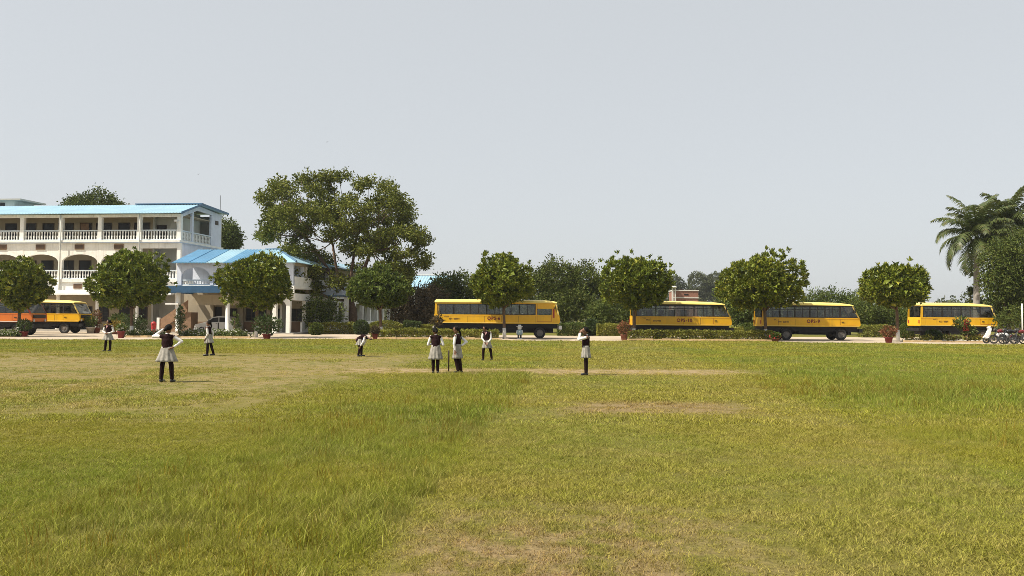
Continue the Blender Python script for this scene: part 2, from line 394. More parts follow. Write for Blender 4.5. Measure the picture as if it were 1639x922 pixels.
# ------------------------------------------------------------------ mesh helpers
class MB:
    def __init__(self):
        self.v, self.f = [], []
    def add(self, vs, fs):
        n = len(self.v)
        self.v += [tuple(p) for p in vs]
        self.f += [tuple(i + n for i in q) for q in fs]
        return self
    def box(self, x0, x1, y0, y1, z0, z1):
        return self.add([(x0, y0, z0), (x1, y0, z0), (x1, y1, z0), (x0, y1, z0), (x0, y0, z1), (x1, y0, z1), (x1, y1, z1), (x0, y1, z1)],
                        [(0, 3, 2, 1), (4, 5, 6, 7), (0, 1, 5, 4), (1, 2, 6, 5), (2, 3, 7, 6), (3, 0, 4, 7)])
    def prism(self, poly, y0, y1):             # polygon in (x, z), extruded along y
        n = len(poly)
        vs = [(x, y0, z) for x, z in poly] + [(x, y1, z) for x, z in poly]
        fs = [tuple(range(n)), tuple(range(2 * n - 1, n - 1, -1))]
        fs += [(i, i + n, (i + 1) % n + n, (i + 1) % n) for i in range(n)]
        return self.add(vs, fs)
    def tube(self, pts, rs, n=8, cap=True):
        pts = [Vector(p) for p in pts]
        vs, fs = [], []
        up = None
        for i, p in enumerate(pts):
            d = (pts[min(i + 1, len(pts) - 1)] - pts[max(i - 1, 0)]).normalized()
            if up is None:
                up = Vector((0, 0, 1)) if abs(d.z) < 0.9 else Vector((0, 1, 0))
            a = d.cross(up)
            if a.length < 1e-5: a = d.cross(Vector((1, 0, 0)))
            a.normalize(); b = d.cross(a).normalized()
            up = -b if (-b).dot(up) > 0 else b
            for k in range(n):
                t = 2 * math.pi * k / n
                vs.append(p + (a * math.cos(t) + b * math.sin(t)) * rs[i])
        for i in range(len(pts) - 1):
            for k in range(n):
                q = (k + 1) % n
                fs.append((i * n + k, i * n + q, (i + 1) * n + q, (i + 1) * n + k))
        if cap:
            fs.append(tuple(range(n - 1, -1, -1)))
            fs.append(tuple(range((len(pts) - 1) * n, len(pts) * n)))
        return self.add(vs, fs)
    def capsule(self, p0, p1, r0, r1, n=10):
        p0, p1 = Vector(p0), Vector(p1)
        d = (p1 - p0)
        d = d.normalized() if d.length > 1e-6 else Vector((0, 0, 1))
        pts, rs = [], []
        for a in (-85, -55, -25):
            pts.append(p0 + d * r0 * math.sin(R(a))); rs.append(r0 * math.cos(R(a)))
        for a in (25, 55, 85):
            pts.append(p1 + d * r1 * math.sin(R(a))); rs.append(r1 * math.cos(R(a)))
        return self.tube(pts, rs, n)
    def lathe(self, prof, n=16, c=(0, 0, 0), axis='Z', wave=None):
        vs, fs = [], []
        for i, (r, h) in enumerate(prof):
            for k in range(n):
                t = 2 * math.pi * k / n
                rr = r if wave is None else r * (1 + wave[0] * wave[2](i / max(1, len(prof) - 1)) * math.cos(wave[1] * t))
                a, b = rr * math.cos(t), rr * math.sin(t)
                p = (a, b, h) if axis == 'Z' else ((a, h, b) if axis == 'Y' else (h, a, b))
                vs.append((p[0] + c[0], p[1] + c[1], p[2] + c[2]))
        for i in range(len(prof) - 1):
            for k in range(n):
                q = (k + 1) % n
                fs.append((i * n + k, i * n + q, (i + 1) * n + q, (i + 1) * n + k))
        fs.append(tuple(range(n - 1, -1, -1)))
        fs.append(tuple(range((len(prof) - 1) * n, len(prof) * n)))
        return self.add(vs, fs)
    def ball(self, c, rx, ry, rz, n=12, m=8):
        prof = [(math.cos(R(a)), math.sin(R(a))) for a in np.linspace(-88, 88, m)]
        b = MB().lathe(prof, n)
        return self.add([(c[0] + x * rx, c[1] + y * ry, c[2] + z * rz) for x, y, z in b.v], b.f)
    def xf(self, M):
        self.v = [tuple(M @ Vector(p)) for p in self.v]
        return self
    def mesh(self, name, m, smooth=False):
        me = bpy.data.meshes.new(name)
        me.from_pydata(self.v, [], self.f)
        me.materials.append(MATS[m])
        if smooth: me.polygons.foreach_set('use_smooth', [True] * len(me.polygons))
        me.validate(); me.update()
        return me
    def build(self, name, m, parent=None, smooth=False, loc=None):
        return link(name, self.mesh(name, m, smooth), parent, loc)

def link(name, data, parent=None, loc=None):
    o = bpy.data.objects.new(name, data)
    col.objects.link(o)
    if parent is not None: o.parent = parent
    if loc is not None: o.location = loc
    return o

def tag(o, label=None, cat=None, group=None, kind=None):
    if label: o['label'] = label
    if cat: o['category'] = cat
    if group: o['group'] = group
    if kind: o['kind'] = kind
    return o

def thing(name, label, cat, loc=(0, 0, 0), rz=0.0, group=None):
    o = link(name, None, None, loc)
    o.rotation_euler.z = rz
    o.empty_display_size = 0.2
    return tag(o, label, cat, group)

def np_mesh(name, V, Fq, m, smooth=False):
    """fast mesh from numpy arrays; Fq is an (n, k) array of polygons"""
    me = bpy.data.meshes.new(name)
    n, k = Fq.shape
    me.vertices.add(len(V)); me.vertices.foreach_set('co', V.astype(np.float32).ravel())
    me.loops.add(n * k); me.loops.foreach_set('vertex_index', Fq.astype(np.int32).ravel())
    me.polygons.add(n); me.polygons.foreach_set('loop_start', np.arange(0, n * k, k, dtype=np.int32))
    me.polygons.foreach_set('loop_total', np.full(n, k, dtype=np.int32))
    if smooth: me.polygons.foreach_set('use_smooth', np.ones(n, dtype=bool))
    me.materials.append(MATS[m])
    me.update(calc_edges=True)
    return me

def unit(a):
    return a / np.maximum(np.linalg.norm(a, axis=1, keepdims=True), 1e-9)

def leaves_mesh(name, C, D, L, W, m, rng, fold=0.18):
    """kite-shaped leaves: base point C, direction D, length L, width W, folded a little along the midrib"""
    n = len(C)
    D = unit(D)
    r = rng.normal(size=(n, 3))
    S = unit(np.cross(D, r)); N = np.cross(S, D)
    L = np.broadcast_to(np.asarray(L, float), (n,))[:, None]; W = np.broadcast_to(np.asarray(W, float), (n,))[:, None]
    mid = C + D * L * 0.45
    V = np.stack([C, mid + S * W * .5 + N * L * fold, C + D * L - N * L * fold * .4, mid - S * W * .5 + N * L * fold], 1).reshape(-1, 3)
    i = np.arange(n)[:, None] * 4
    Fq = np.concatenate([i + np.array([[0, 1, 2]]), i + np.array([[0, 2, 3]])], 0)
    return np_mesh(name, V, Fq, m)

# ================================================================== THE SETTING
rs = np.random.default_rng(11)
def wob(x, s=1.0, k=0.0):
    return (math.sin(x * 0.9 * s + k) * 0.5 + math.sin(x * 2.3 * s + 1.3 + k) * 0.3 + math.sin(x * 5.1 * s + 2.1 + k) * 0.2)

EDGE = [(-160, 53), (-40, 53.5), (-24, 55.0), (-21, 57.5), (-12, 58.6), (-10.5, 59.5), (-1, 59.5), (0, 57.5), (7, 57.5), (8.5, 59.2), (18, 59.2), (20, 56.5), (30, 54.6), (160, 53)]
def road_edge(x):
    for (a, ya), (b, yb) in zip(EDGE, EDGE[1:]):
        if a <= x <= b:
            return ya + (yb - ya) * (x - a) / (b - a) + 0.45 * wob(x)
    return 54.0

ground = MB().add([(-3000, -400, 0), (3000, -400, 0), (3000, 4500, 0), (-3000, 4500, 0)], [(0, 1, 2, 3)]).build('ground', 'field_soil')
tag(ground, 'olive green and straw coloured playing field soil', kind='structure')

xs = np.arange(-140, 140.1, 0.5)
rm = MB()
vs = [(x, road_edge(x), 0.004) for x in xs] + [(x, 73.2 + 0.3 * wob(x, 1, 2), 0.004) for x in xs]
n = len(xs)
rm.add(vs, [(i, i + 1, i + 1 + n, i + n) for i in range(n - 1)])
tag(rm.build('dirt_road', 'dirt_road'), 'pale beaten earth driveway where the buses stand', kind='structure')
# forecourt of the school
fm = MB()
xs2 = np.arange(-75, -11.9, 0.5); n = len(xs2)
fm.add([(x, 73.1, 0.008) for x in xs2] + [(x, 95, 0.008) for x in xs2], [(i, i + 1, i + 1 + n, i + n) for i in range(n - 1)])
tag(fm.build('forecourt', 'dirt_road'), 'pale earth forecourt in front of the school', kind='structure')

# ------------------------------------------------------------------ grass (instanced clumps, nobody could count it)
def clump(name, m, nb, rad, h0, h1, w, bend, segs, rng, heads=0):
    vs, fs = [], []
    for b in range(nb):
        a = rng.uniform(0, 2 * math.pi); r = rad * math.sqrt(rng.random())
        x, y = r * math.cos(a), r * math.sin(a)
        h = rng.uniform(h0, h1); d = rng.uniform(0, 2 * math.pi); bd = h * bend * rng.uniform(0.3, 1.0)
        wa = rng.uniform(0, math.pi); wx, wy = math.cos(wa), math.sin(wa); ww = w * rng.uniform(0.6, 1.3)
        i0 = len(vs)
        for s in range(segs + 1):
            t = s / segs
            px, py, pz = x + math.cos(d) * bd * t * t, y + math.sin(d) * bd * t * t, h * (t - 0.18 * bend * t * t) - 0.006
            k = ww * (1 - t) * 0.5
            if s < segs:
                vs += [(px - wx * k, py - wy * k, pz), (px + wx * k, py + wy * k, pz)]
            else:
                vs.append((px, py, pz))
        for s in range(segs - 1):
            q = i0 + 2 * s
            fs += [(q, q + 1, q + 3), (q, q + 3, q + 2)]
        q = i0 + 2 * (segs - 1)
        fs.append((q, q + 1, q + 2))
    me = np_mesh(name, np.array(vs), np.array(fs), m)
    return bpy.data.objects.new(name, me)

def clump_set(name, objs):
    c = bpy.data.collections.new(name)
    for o in objs: c.objects.link(o)
    return c

def scatter(name, label, pts, scl, c, seed):
    me = bpy.data.meshes.new(name)
    me.vertices.add(len(pts)); me.vertices.foreach_set('co', pts.astype(np.float32).ravel())
    at = me.attributes.new('blade_scale', 'FLOAT', 'POINT'); at.data.foreach_set('value', scl.astype(np.float32))
    o = link(name, me)
    tag(o, label, 'grass', kind='stuff')
    g = bpy.data.node_groups.new(name, 'GeometryNodeTree')
    g.interface.new_socket('Geometry', in_out='INPUT', socket_type='NodeSocketGeometry')
    g.interface.new_socket('Geometry', in_out='OUTPUT', socket_type='NodeSocketGeometry')
    t = NT(g)
    gi, go = t.n('NodeGroupInput'), t.n('NodeGroupOutput')
    ci = t.n('GeometryNodeCollectionInfo'); ci.inputs['Collection'].default_value = c
    ci.inputs['Separate Children'].default_value = True; ci.inputs['Reset Children'].default_value = True
    ip = t.n('GeometryNodeInstanceOnPoints'); ip.inputs['Pick Instance'].default_value = True
    rv = t.n('FunctionNodeRandomValue', data_type='FLOAT_VECTOR')
    rv.inputs[0].default_value = (-0.12, -0.12, 0); rv.inputs[1].default_value = (0.12, 0.12, 6.283); rv.inputs['Seed'].default_value = seed
    na = t.n('GeometryNodeInputNamedAttribute', data_type='FLOAT'); na.inputs['Name'].default_value = 'blade_scale'
    t.put(ip.inputs['Points'], gi.outputs[0]); t.put(ip.inputs['Instance'], ci.outputs[0])
    t.put(ip.inputs['Rotation'], rv.outputs[0]); t.put(ip.inputs['Scale'], na.outputs[0])
    t.put(go.inputs[0], ip.outputs[0])
    md = o.modifiers.new('grass', 'NODES'); md.node_group = g
    return o

def vnoise(x, y, s, seed=0):
    """cheap smooth value noise in numpy"""
    x, y = x * s + seed * 17.3, y * s + seed * 9.1
    xi, yi = np.floor(x), np.floor(y); fx, fy = x - xi, y - yi
    h = lambda a, b: np.modf(np.abs(np.sin(a * 127.1 + b * 311.7 + seed) * 43758.5453))[0]
    fx, fy = fx * fx * (3 - 2 * fx), fy * fy * (3 - 2 * fy)
    return (h(xi, yi) * (1 - fx) + h(xi + 1, yi) * fx) * (1 - fy) + (h(xi, yi + 1) * (1 - fx) + h(xi + 1, yi + 1) * fx) * fy

def wedge(y0, y1, dens, rng):
    n = int(dens * (y1 - y0) * (2 * (0.70 * y1 + 2.5)))
    y = rng.uniform(y0, y1, n); x = rng.uniform(-1, 1, n) * (0.70 * y1 + 2.5)
    k = np.abs(x) < 0.70 * y + 2.5
    return x[k], y[k]

def region_tall(x, y):
    """height factor of the unmown grass (0 where mown)"""
    s = x - STRIP * y
    nz = vnoise(x, y, 0.5, 1) - 0.5; n2 = vnoise(x, y, 1.7, 2) - 0.5
    s2 = s + nz * 0.12 + n2 * 0.16
    left = (s2 < -1.5) & ((s2 > -6.6 + nz * 4.0) | (y < 12 + nz * 5)) & (y < 25 + nz * 6)
    lh = np.clip((s2 + 7.0) / 4.5, 0.38, 0.85) + 0.35 * (s2 > -2.3) * (vnoise(x, y, 1.4, 8) > 0.45)
    right = (s2 > 4.05)
    rh = np.clip((s2 - 3.6) / 3.0, 0.35, 0.75)
    patch = np.exp(-(((x - 9.5) / 3.2) ** 2 + ((y - 19.3) / 2.0) ** 2))
    h = np.where(left, lh * 1.15, 0) + np.where(right, rh * 1.1 * np.where(y < 9, 0.8, 1) + 0.75 * patch, 0)
    h = h * np.where(y > 34, np.clip((58 - y) / 24, 0.25, 1), 1)
    return h * (0.55 + 0.9 * vnoise(x, y, 0.8, 5)), patch

def make_grass():
    rng = np.random.default_rng(5); pr = random.Random(3)
    short = clump_set('short_clumps', [clump('short_clump', 'blade_short', 30, 0.10, 0.02, 0.058, 0.006, 1.7, 2, pr) for _ in range(6)])
    shortw = clump_set('short_wide_clumps', [clump('short_wide_clump', 'blade_short', 30, 0.16, 0.02, 0.06, 0.010, 1.5, 2, pr) for _ in range(5)])
    tall = clump_set('tall_clumps', [clump('tall_clump', 'blade_tall', 26, 0.11, 0.045, 0.145, 0.006, 1.2, 3, pr) for _ in range(6)])
    tallw = clump_set('tall_wide_clumps', [clump('tall_wide_clump', 'blade_tall', 28, 0.18, 0.055, 0.15, 0.010, 1.0, 3, pr) for _ in range(5)])
    brown = clump_set('brown_clumps', [clump('brown_clump', 'blade_brown', 18, 0.14, 0.12, 0.30, 0.007, 0.5, 3, pr) for _ in range(5)])
    def worn(x, y):
        s = x - STRIP * y
        p = np.exp(-((y - 25.6) / 1.1) ** 2) * ((x > -5) & (x < 7.5))
        p = np.maximum(p, 0.55 * np.exp(-((y - 15.6) / 1.0) ** 2) * ((s > -0.6) & (s < 3)))
        p = np.maximum(p, 0.8 * ((s < -6) & (y > 14) & (y < 36)) * (vnoise(x, y, .35, 21) > .35))
        return np.maximum(p, 0.3 * ((y < 7.6) & (s > -1.4) & (s < 1.6)))
    def lay(y0, y1, dens, which, scale, lim):
        x, y = wedge(y0, y1, dens, rng)
        ok = np.array([yy < road_edge(xx) + 0.15 for xx, yy in zip(x, y)]) if y1 > 50 else np.ones(len(x), bool)
        x, y = x[ok], y[ok]
        h, patch = region_tall(x, y)
        if which == 'short':
            k = (h < lim) & (rng.uniform(size=len(x)) > worn(x, y) * 0.72 + 0.12 * (vnoise(x, y, 2.0, 7) > 0.62))
            sc = scale * (0.7 + 0.6 * vnoise(x, y, 1.1, 4)) * rng.uniform(0.75, 1.3, len(x)) * (1 - 0.45 * worn(x, y))
        elif which == 'tall':
            weed = (h <= 0.12) & (rng.uniform(size=len(x)) < 0.07 * (vnoise(x, y, 1.6, 14) > .6))      # tufts left by the mower
            k = (h > 0.12) | weed
            sc = scale * np.where(weed, 0.45, np.clip(h, 0.25, 1.25)) * rng.uniform(0.7, 1.25, len(x))
        else:
            left_patch = np.exp(-(((x + 1.9) / 1.6) ** 2 + ((y - 13.0) / 0.9) ** 2)) + 0.25 * (h > 0.75) + 0.9 * ((x - STRIP * y > -2.1) & (x - STRIP * y < -1.35) & (vnoise(x, y, 1.1, 12) > .5))
            k = rng.uniform(size=len(x)) < np.clip(patch * 0.8 + left_patch * 0.4, 0, 1) * (h > 0.1)
            sc = scale * rng.uniform(0.7, 1.15, len(x))
        return np.stack([x[k], y[k], np.zeros(k.sum())], 1), sc[k]
    def cat(*a):
        return np.concatenate([q[0] for q in a]), np.concatenate([q[1] for q in a])
    p, s = lay(3.2, 13, 240, 'short', 1.0, 0.9)
    scatter('mown_grass', 'short dry mown grass close to the camera', p, s, short, 1)
    p, s = cat(lay(13, 26, 62, 'short', 1.1, 0.9), lay(26, 42, 22, 'short', 1.4, 0.9), lay(42, 62, 7, 'short', 1.9, 2.0))
    scatter('lawn_grass', 'short grass of the farther playing field', p, s, shortw, 2)
    p, s = lay(3.2, 13, 110, 'tall', 1.0, 0)
    scatter('tall_grass', 'tall unmown grass beside the mown strip', p, s, tall, 3)
    p, s = cat(lay(13, 26, 34, 'tall', 1.05, 0), lay(26, 58, 9, 'tall', 1.15, 0))
    scatter('meadow_grass', 'uneven taller grass of the farther field', p, s, tallw, 4)
    p, s = lay(5, 27, 26, 'brown', 0.95, 0)
    scatter('seeding_grass', 'brownish seeding grass stalks in tall patches', p, s, brown, 5)
make_grass()

# ================================================================== SCHOOL BUILDINGS (local frame: x to the right along the front, y away from the camera)
BR = R(-6.0)
def bpart(parent, name, m, *boxes, smooth=False):
    mb = MB()
    for b in boxes: mb.box(*b)
    return mb.build(name, m, parent, smooth)

def arch_panel(x0, x1, zs, zc, zt, y0, y1, n=20):
    """wall above an elliptical arch between two pillars"""
    mb = MB()
    cxm, a = (x0 + x1) / 2, (x1 - x0) / 2
    pts = [(cxm - a * math.cos(math.pi * i / n), zs + (zc - zs) * math.sin(math.pi * i / n)) for i in range(n + 1)]
    for (xa, za), (xb, zb) in zip(pts, pts[1:]):
        vs = [(xa, y0, za), (xb, y0, zb), (xb, y0, zt), (xa, y0, zt), (xa, y1, za), (xb, y1, zb), (xb, y1, zt), (xa, y1, zt)]
        mb.add(vs, [(0, 1, 2, 3), (7, 6, 5, 4), (0, 4, 5, 1), (3, 2, 6, 7)])
    return mb

def baluster_mesh(h, r=0.075):
    p = [(r * .9, 0), (r * .9, h * .08), (r * .55, h * .14), (r, h * .38), (r * .5, h * .62), (r * .75, h * .84), (r * .9, h * .92), (r * .9, h)]
    return MB().lathe(p, 8).mesh('baluster', 'white_plaster', True)

def balustrade(parent, x0, x1, y, z0, z1, n, bm, depth=0.16, along='x'):
    b = MB()
    if along == 'x':
        b.box(x0, x1, y - depth * .6, y + depth * .6, z1 - 0.11, z1).box(x0, x1, y - depth * .6, y + depth * .6, z0, z0 + 0.1)
    else:
        b.box(y - depth * .6, y + depth * .6, x0, x1, z1 - 0.11, z1).box(y - depth * .6, y + depth * .6, x0, x1, z0, z0 + 0.1)
    o = b.build('balustrade', 'rail_blue', parent)
    for i in range(n):
        c = x0 + (x1 - x0) * (i + 0.5) / n
        q = link('baluster', bm, o, (c, y, z0 + 0.1) if along == 'x' else (y, c, z0 + 0.1))
    return o

def window(parent, x0, x1, y, z0, z1, mull=1, m='dark_wood', bars=0, name='window', along='x'):
    """framed opening; a near-black pane stands for the unlit room behind, also in open doors; y is the wall face, frame stands 4 cm proud of it towards -y"""
    f, p = MB(), MB()
    w = 0.07
    for a, b, c, d in ((x0 - w, x0, z0 - w, z1 + w), (x1, x1 + w, z0 - w, z1 + w), (x0, x1, z1, z1 + w), (x0, x1, z0 - w, z0)):
        f.box(a, b, y - 0.06, y + 0.02, c, d)
    for i in range(mull):
        c = x0 + (x1 - x0) * (i + 1) / (mull + 1)
        f.box(c - .03, c + .03, y - 0.05, y - .012, z0, z1)
    for i in range(bars):
        c = z0 + (z1 - z0) * (i + 1) / (bars + 1)
        f.box(x0, x1, y - 0.047, y - .014, c - .012, c + .012)
    p.box(x0, x1, y - 0.012, y + 0.01, z0, z1)
    if along == 'y':
        sw = lambda mb: setattr(mb, 'v', [(-yy, xx, zz_) for xx, yy, zz_ in mb.v])
        sw(f); sw(p)
    o = f.build(name, m, parent)
    p.build('pane', 'window_glass', o)
    return o

def school():
    t = thing('school_building', 'long three-storey cream school with arcaded balconies and pale blue roof', 'building', (-30.6, 78.0, 0), BR)
    XL, bay, pw = -38.6, 3.86, 0.36
    xs = [-i * bay for i in range(11)]                    # pillar centres, right to left
    D = 8.8
    # floors
    bpart(t, 'plinth', 'concrete', (XL, 0.0, -0.4, D, 0, 0.18))
    bpart(t, 'floor_slab', 'white_plaster', (XL, 0.18, -0.25, D, 4.58, 4.86))
    bpart(t, 'floor_slab', 'white_plaster', (XL, 0.22, -0.25, D, 8.28, 8.46))
    bpart(t, 'drip_band', 'blue_plaster', (XL, 0.20, -0.22, D, 8.2, 8.278))
    bpart(t, 'inner_wall', 'grey_plaster', (-3.9, -3.72, 2.5, 3.6, 0.18, 4.58), (-3.9, -3.72, 2.5, 3.6, 4.86, 8.2), (-3.9, -3.72, 2.5, 2.8, 8.46, 10.9))
    bpart(t, 'back_wall', 'cream_plaster', (XL, 0, D - 0.22, D - 0.02, 0.18, 4.58), (XL, 0, D - 0.22, D - 0.02, 4.86, 8.2), (XL, 0, D - .22, D - .02, 8.46, 11.6))
    # inner walls behind the verandahs
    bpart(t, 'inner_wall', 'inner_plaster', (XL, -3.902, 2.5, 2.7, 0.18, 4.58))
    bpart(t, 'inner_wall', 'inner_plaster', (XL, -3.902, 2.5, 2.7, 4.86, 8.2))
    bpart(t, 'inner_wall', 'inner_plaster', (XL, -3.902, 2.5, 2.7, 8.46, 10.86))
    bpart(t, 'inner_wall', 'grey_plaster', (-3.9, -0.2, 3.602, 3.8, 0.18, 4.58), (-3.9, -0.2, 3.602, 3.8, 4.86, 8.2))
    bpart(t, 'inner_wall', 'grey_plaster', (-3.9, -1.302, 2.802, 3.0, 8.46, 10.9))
    bpart(t, 'ceiling', 'inner_plaster', (XL, -0.1, 0.1, 6.4, 10.87, 10.95))
    bm = baluster_mesh(0.74)
    for i, x in enumerate(xs):
        # pillars, each storey
        bpart(t, 'pillar', 'white_plaster', (x - pw / 2, x + pw / 2, 0.0, pw, 8.46, 10.86))
        bpart(t, 'pillar', 'cream_plaster', (x - pw / 2, x + pw / 2, 0.02, pw, 4.86, 8.2))
        c = MB().lathe([(0.2, 0.18), (0.2, 0.3), (0.16, 0.36), (0.15, 3.2), (0.2, 3.3), (0.2, 4.58)], 14, (x + 0.0, -0.1, 0))
        c.build('column', 'white_plaster', t, True)
    for i in range(len(xs) - 1):
        a, b = xs[i + 1] + pw / 2, xs[i] - pw / 2
        balustrade(t, a, b, 0.18, 8.46, 9.44, 13, bm)
        if i == 0:
            bpart(t, 'beam', 'cream_plaster', (a, b, 0.03, 0.33, 7.72, 8.2))
            bpart(t, 'stair_canopy', 'teal_tiles', (a + 2.4, b - 0.1, 3.2, 3.45, 4.86, 6.3))
        else:
            arch_panel(a, b, 6.45, 7.18, 8.2, 0.03, 0.33).build('arch', 'cream_plaster', t)
            v = bpart(t, 'ventilator', 'vent_brown', ((a + b) / 2 - 0.46, (a + b) / 2 + 0.46, -0.05, 0.02, 7.62, 8.1))
            bpart(v, 'slat', 'dark_wood', *[((a + b) / 2 - 0.42, (a + b) / 2 + 0.42, -0.07, -0.052, 7.67 + k * .1, 7.71 + k * .1) for k in range(4)])
        balustrade(t, a, b, 0.18, 4.86, 5.72, 13, bm)
        # band over the ground floor with ventilator and sunshade
        bpart(t, 'wall_band', 'white_plaster', (a - pw + .01, b, -0.12, 0.14, 3.86, 4.58))
        v = bpart(t, 'ventilator', 'vent_brown', ((a + b) / 2 - 0.42, (a + b) / 2 + 0.42, -0.17, -0.122, 3.98, 4.42))
        bpart(v, 'slat', 'dark_wood', *[((a + b) / 2 - 0.38, (a + b) / 2 + 0.38, -0.19, -0.172, 4.03 + k * .1, 4.06 + k * .1) for k in range(4)])
        # rooms behind: doors and windows of each storey
        y = 2.5
        if i > 0:
            window(t, a + 0.25, a + 1.3, y, 8.5, 10.3, 0, name='door')
            window(t, a + 1.85, a + 3.3, y, 8.95, 10.3, 1)
            window(t, a + 0.2, a + 1.3, y, 4.92, 6.7, 0, name='door')
            window(t, a + 2.3, a + 3.4, y, 5.2, 6.7, 1, bars=3)
            window(t, a + 0.5, a + 1.5, y, 0.2, 2.3, 0, name='door')
            window(t, a + 2.1, a + 3.2, y, 1.0, 2.3, 1, bars=4)
        else:
            window(t, a + 0.1, a + 0.95, 2.8, 8.48, 10.1, 0, name='door')
            window(t, a + 2.9, a + 3.4, 3.6, 0.25, 2.3, 0, name='door')
    nb = bpart(t, 'notice_board', 'vent_brown', (-11.25, -10.35, 2.44, 2.49, 9.72, 10.4))
    nb2 = bpart(t, 'notice_board', 'dark_wood', (-3.2, -2.85, 2.74, 2.79, 9.3, 9.75))
    # sloping sunshade over the ground floor
    sh = MB().prism([(-0.95, 3.38), (-0.95, 3.52), (-0.12, 3.86), (-0.12, 3.5)], XL, -0.18)
    sh.v = [(y, x, z) for x, y, z in sh.v]
    sh.build('sunshade', 'white_plaster', t)
    bpart(t, 'beam', 'cream_plaster', (XL, -0.18, 0.02, 0.34, 10.62, 10.865))
    # right gable side
    bpart(t, 'side_wall', 'pale_blue_plaster', (-0.16, 0.06, 0.38, D, 4.86, 8.2))
    bpart(t, 'side_wall', 'pale_blue_plaster', (-0.16, 0.06, 6.4, D - .24, 8.46, 11.7))
    bpart(t, 'side_wall', 'pale_blue_plaster', (-0.16, 0.05, 2.52, D, 0.18, 4.58))
    bpart(t, 'column', 'pale_blue_plaster', (-0.17, 0.05, 2.45, 2.72, 8.46, 11.55))
    bpart(t, 'inner_wall', 'grey_plaster', (-1.3, -1.1, 2.8, 6.4, 8.46, 11.5))
    balustrade(t, 0.38, 2.44, -0.05, 8.46, 9.44, 7, bm, along='y')
    balustrade(t, 2.73, 6.39, -0.05, 8.46, 9.44, 12, bm, along='y')
    g = MB().add([(-0.1, 0.3, 10.87), (-0.1, 3.45, 12.08), (-0.1, 8.75, 11.75), (-0.1, 8.75, 11.45), (-0.1, 3.45, 11.6), (-0.1, 0.3, 10.6),
                  (0.07, 0.3, 10.87), (0.07, 3.45, 12.08), (0.07, 8.75, 11.75), (0.07, 8.75, 11.45), (0.07, 3.45, 11.6), (0.07, 0.3, 10.6)],
                 [(0, 1, 4, 5), (1, 2, 3, 4), (11, 10, 7, 6), (10, 9, 8, 7), (5, 4, 10, 11), (4, 3, 9, 10)])
    g.build('gable', 'pale_blue_plaster', t)
    bpart(t, 'ventilator', 'dark_wood', (0.062, 0.09, 7.2, 7.9, 10.65, 11.05))
    bpart(t, 'doorway', 'dark_wood', (0.062, 0.09, 6.9, 7.9, 6.6, 8.1))  # dark slab on the wall, stands for the unlit opening
    # roof: long front slope of blue sheets, trimmed ridge
    def slope(mb, x0, x1, y0, z0, y1, z1, th=0.06, amp=0.022, pitch=0.28):
        n = max(2, int((x1 - x0) / pitch) * 2)
        top, bot = [], []
        for i in range(n + 1):
            x = x0 + (x1 - x0) * i / n
            w = amp if i % 2 else -amp
            top += [(x, y0, z0 + w), (x, y1, z1 + w)]; bot += [(x, y0, z0 - th), (x, y1, z1 - th)]
        k = len(top); fs = []
        for i in range(n):
            a = 2 * i
            fs += [(a, a + 2, a + 3, a + 1), (k + a, k + a + 1, k + a + 3, k + a + 2), (a, k + a, k + a + 2, a + 2), (a + 1, a + 3, k + a + 3, k + a + 1)]
        mb.add(top + bot, fs + [(0, 1, k + 1, k), (2 * n, k + 2 * n, k + 2 * n + 1, 2 * n + 1)])
        return mb
    W = 3.9
    x1 = 0.5
    while x1 > XL:
        x0 = max(XL, x1 - W)
        slope(MB(), x0, x1, -0.6, 10.93 + rs.uniform(-.01, .01), 3.5, 12.2).build('roof_sheet', 'roof_sheet', t)
        x1 = x0
    slope(MB(), XL, 0.5, 3.52, 12.19, 9.2, 11.95).build('rear_roof', 'roof_sheet', t)
    bpart(t, 'ridge_cap', 'roof_trim', (-6.2, 0.53, 3.3, 3.72, 12.22, 12.32))
    rk = MB().prism([(-0.62, 10.83), (-0.62, 11.0), (3.5, 12.30), (9.25, 12.06), (9.25, 11.86), (3.5, 12.1)], 0.505, 0.56)
    rk.v = [(y, x, z) for x, y, z in rk.v]
    rk.build('bargeboard', 'roof_trim', t)
    # stair head on the roof at the far left and the lightning rod
    s = bpart(t, 'stair_head', 'grey_plaster', (-25.0, -20.3, 5.5, 8.5, 12.0, 13.0))
    bpart(s, 'slab', 'concrete', (-25.6, -19.3, 5.0, 9.0, 13.003, 13.16))
    bpart(s, 'opening', 'dark_room', (-24.4, -21.3, 5.46, 5.52, 12.3, 12.8))  # dark sheet on the wall in place of a shaded hollow
    MB().tube([(0.2, 8.0, 11.9), (0.2, 8.0, 13.7)], [0.03, 0.02], 6).build('lightning_rod', 'metal_dull', t)
    for x in (-3.62, -11.35, -19.05):
        MB().tube([(x, -.32, 3.9), (x, -.32, 10.8)], [.05, .05], 8).build('downpipe', 'grey_plaster', t, True)
    # floodlight on the corner pillar
    fl = MB().box(-0.36, -0.06, -0.22, -0.02, 10.15, 10.32).tube([(-0.2, -0.05, 10.1), (-0.1, -0.05, 9.5)], [0.03, 0.03], 6)
    fl.build('floodlight', 'pole_white', t)
    return t
school()

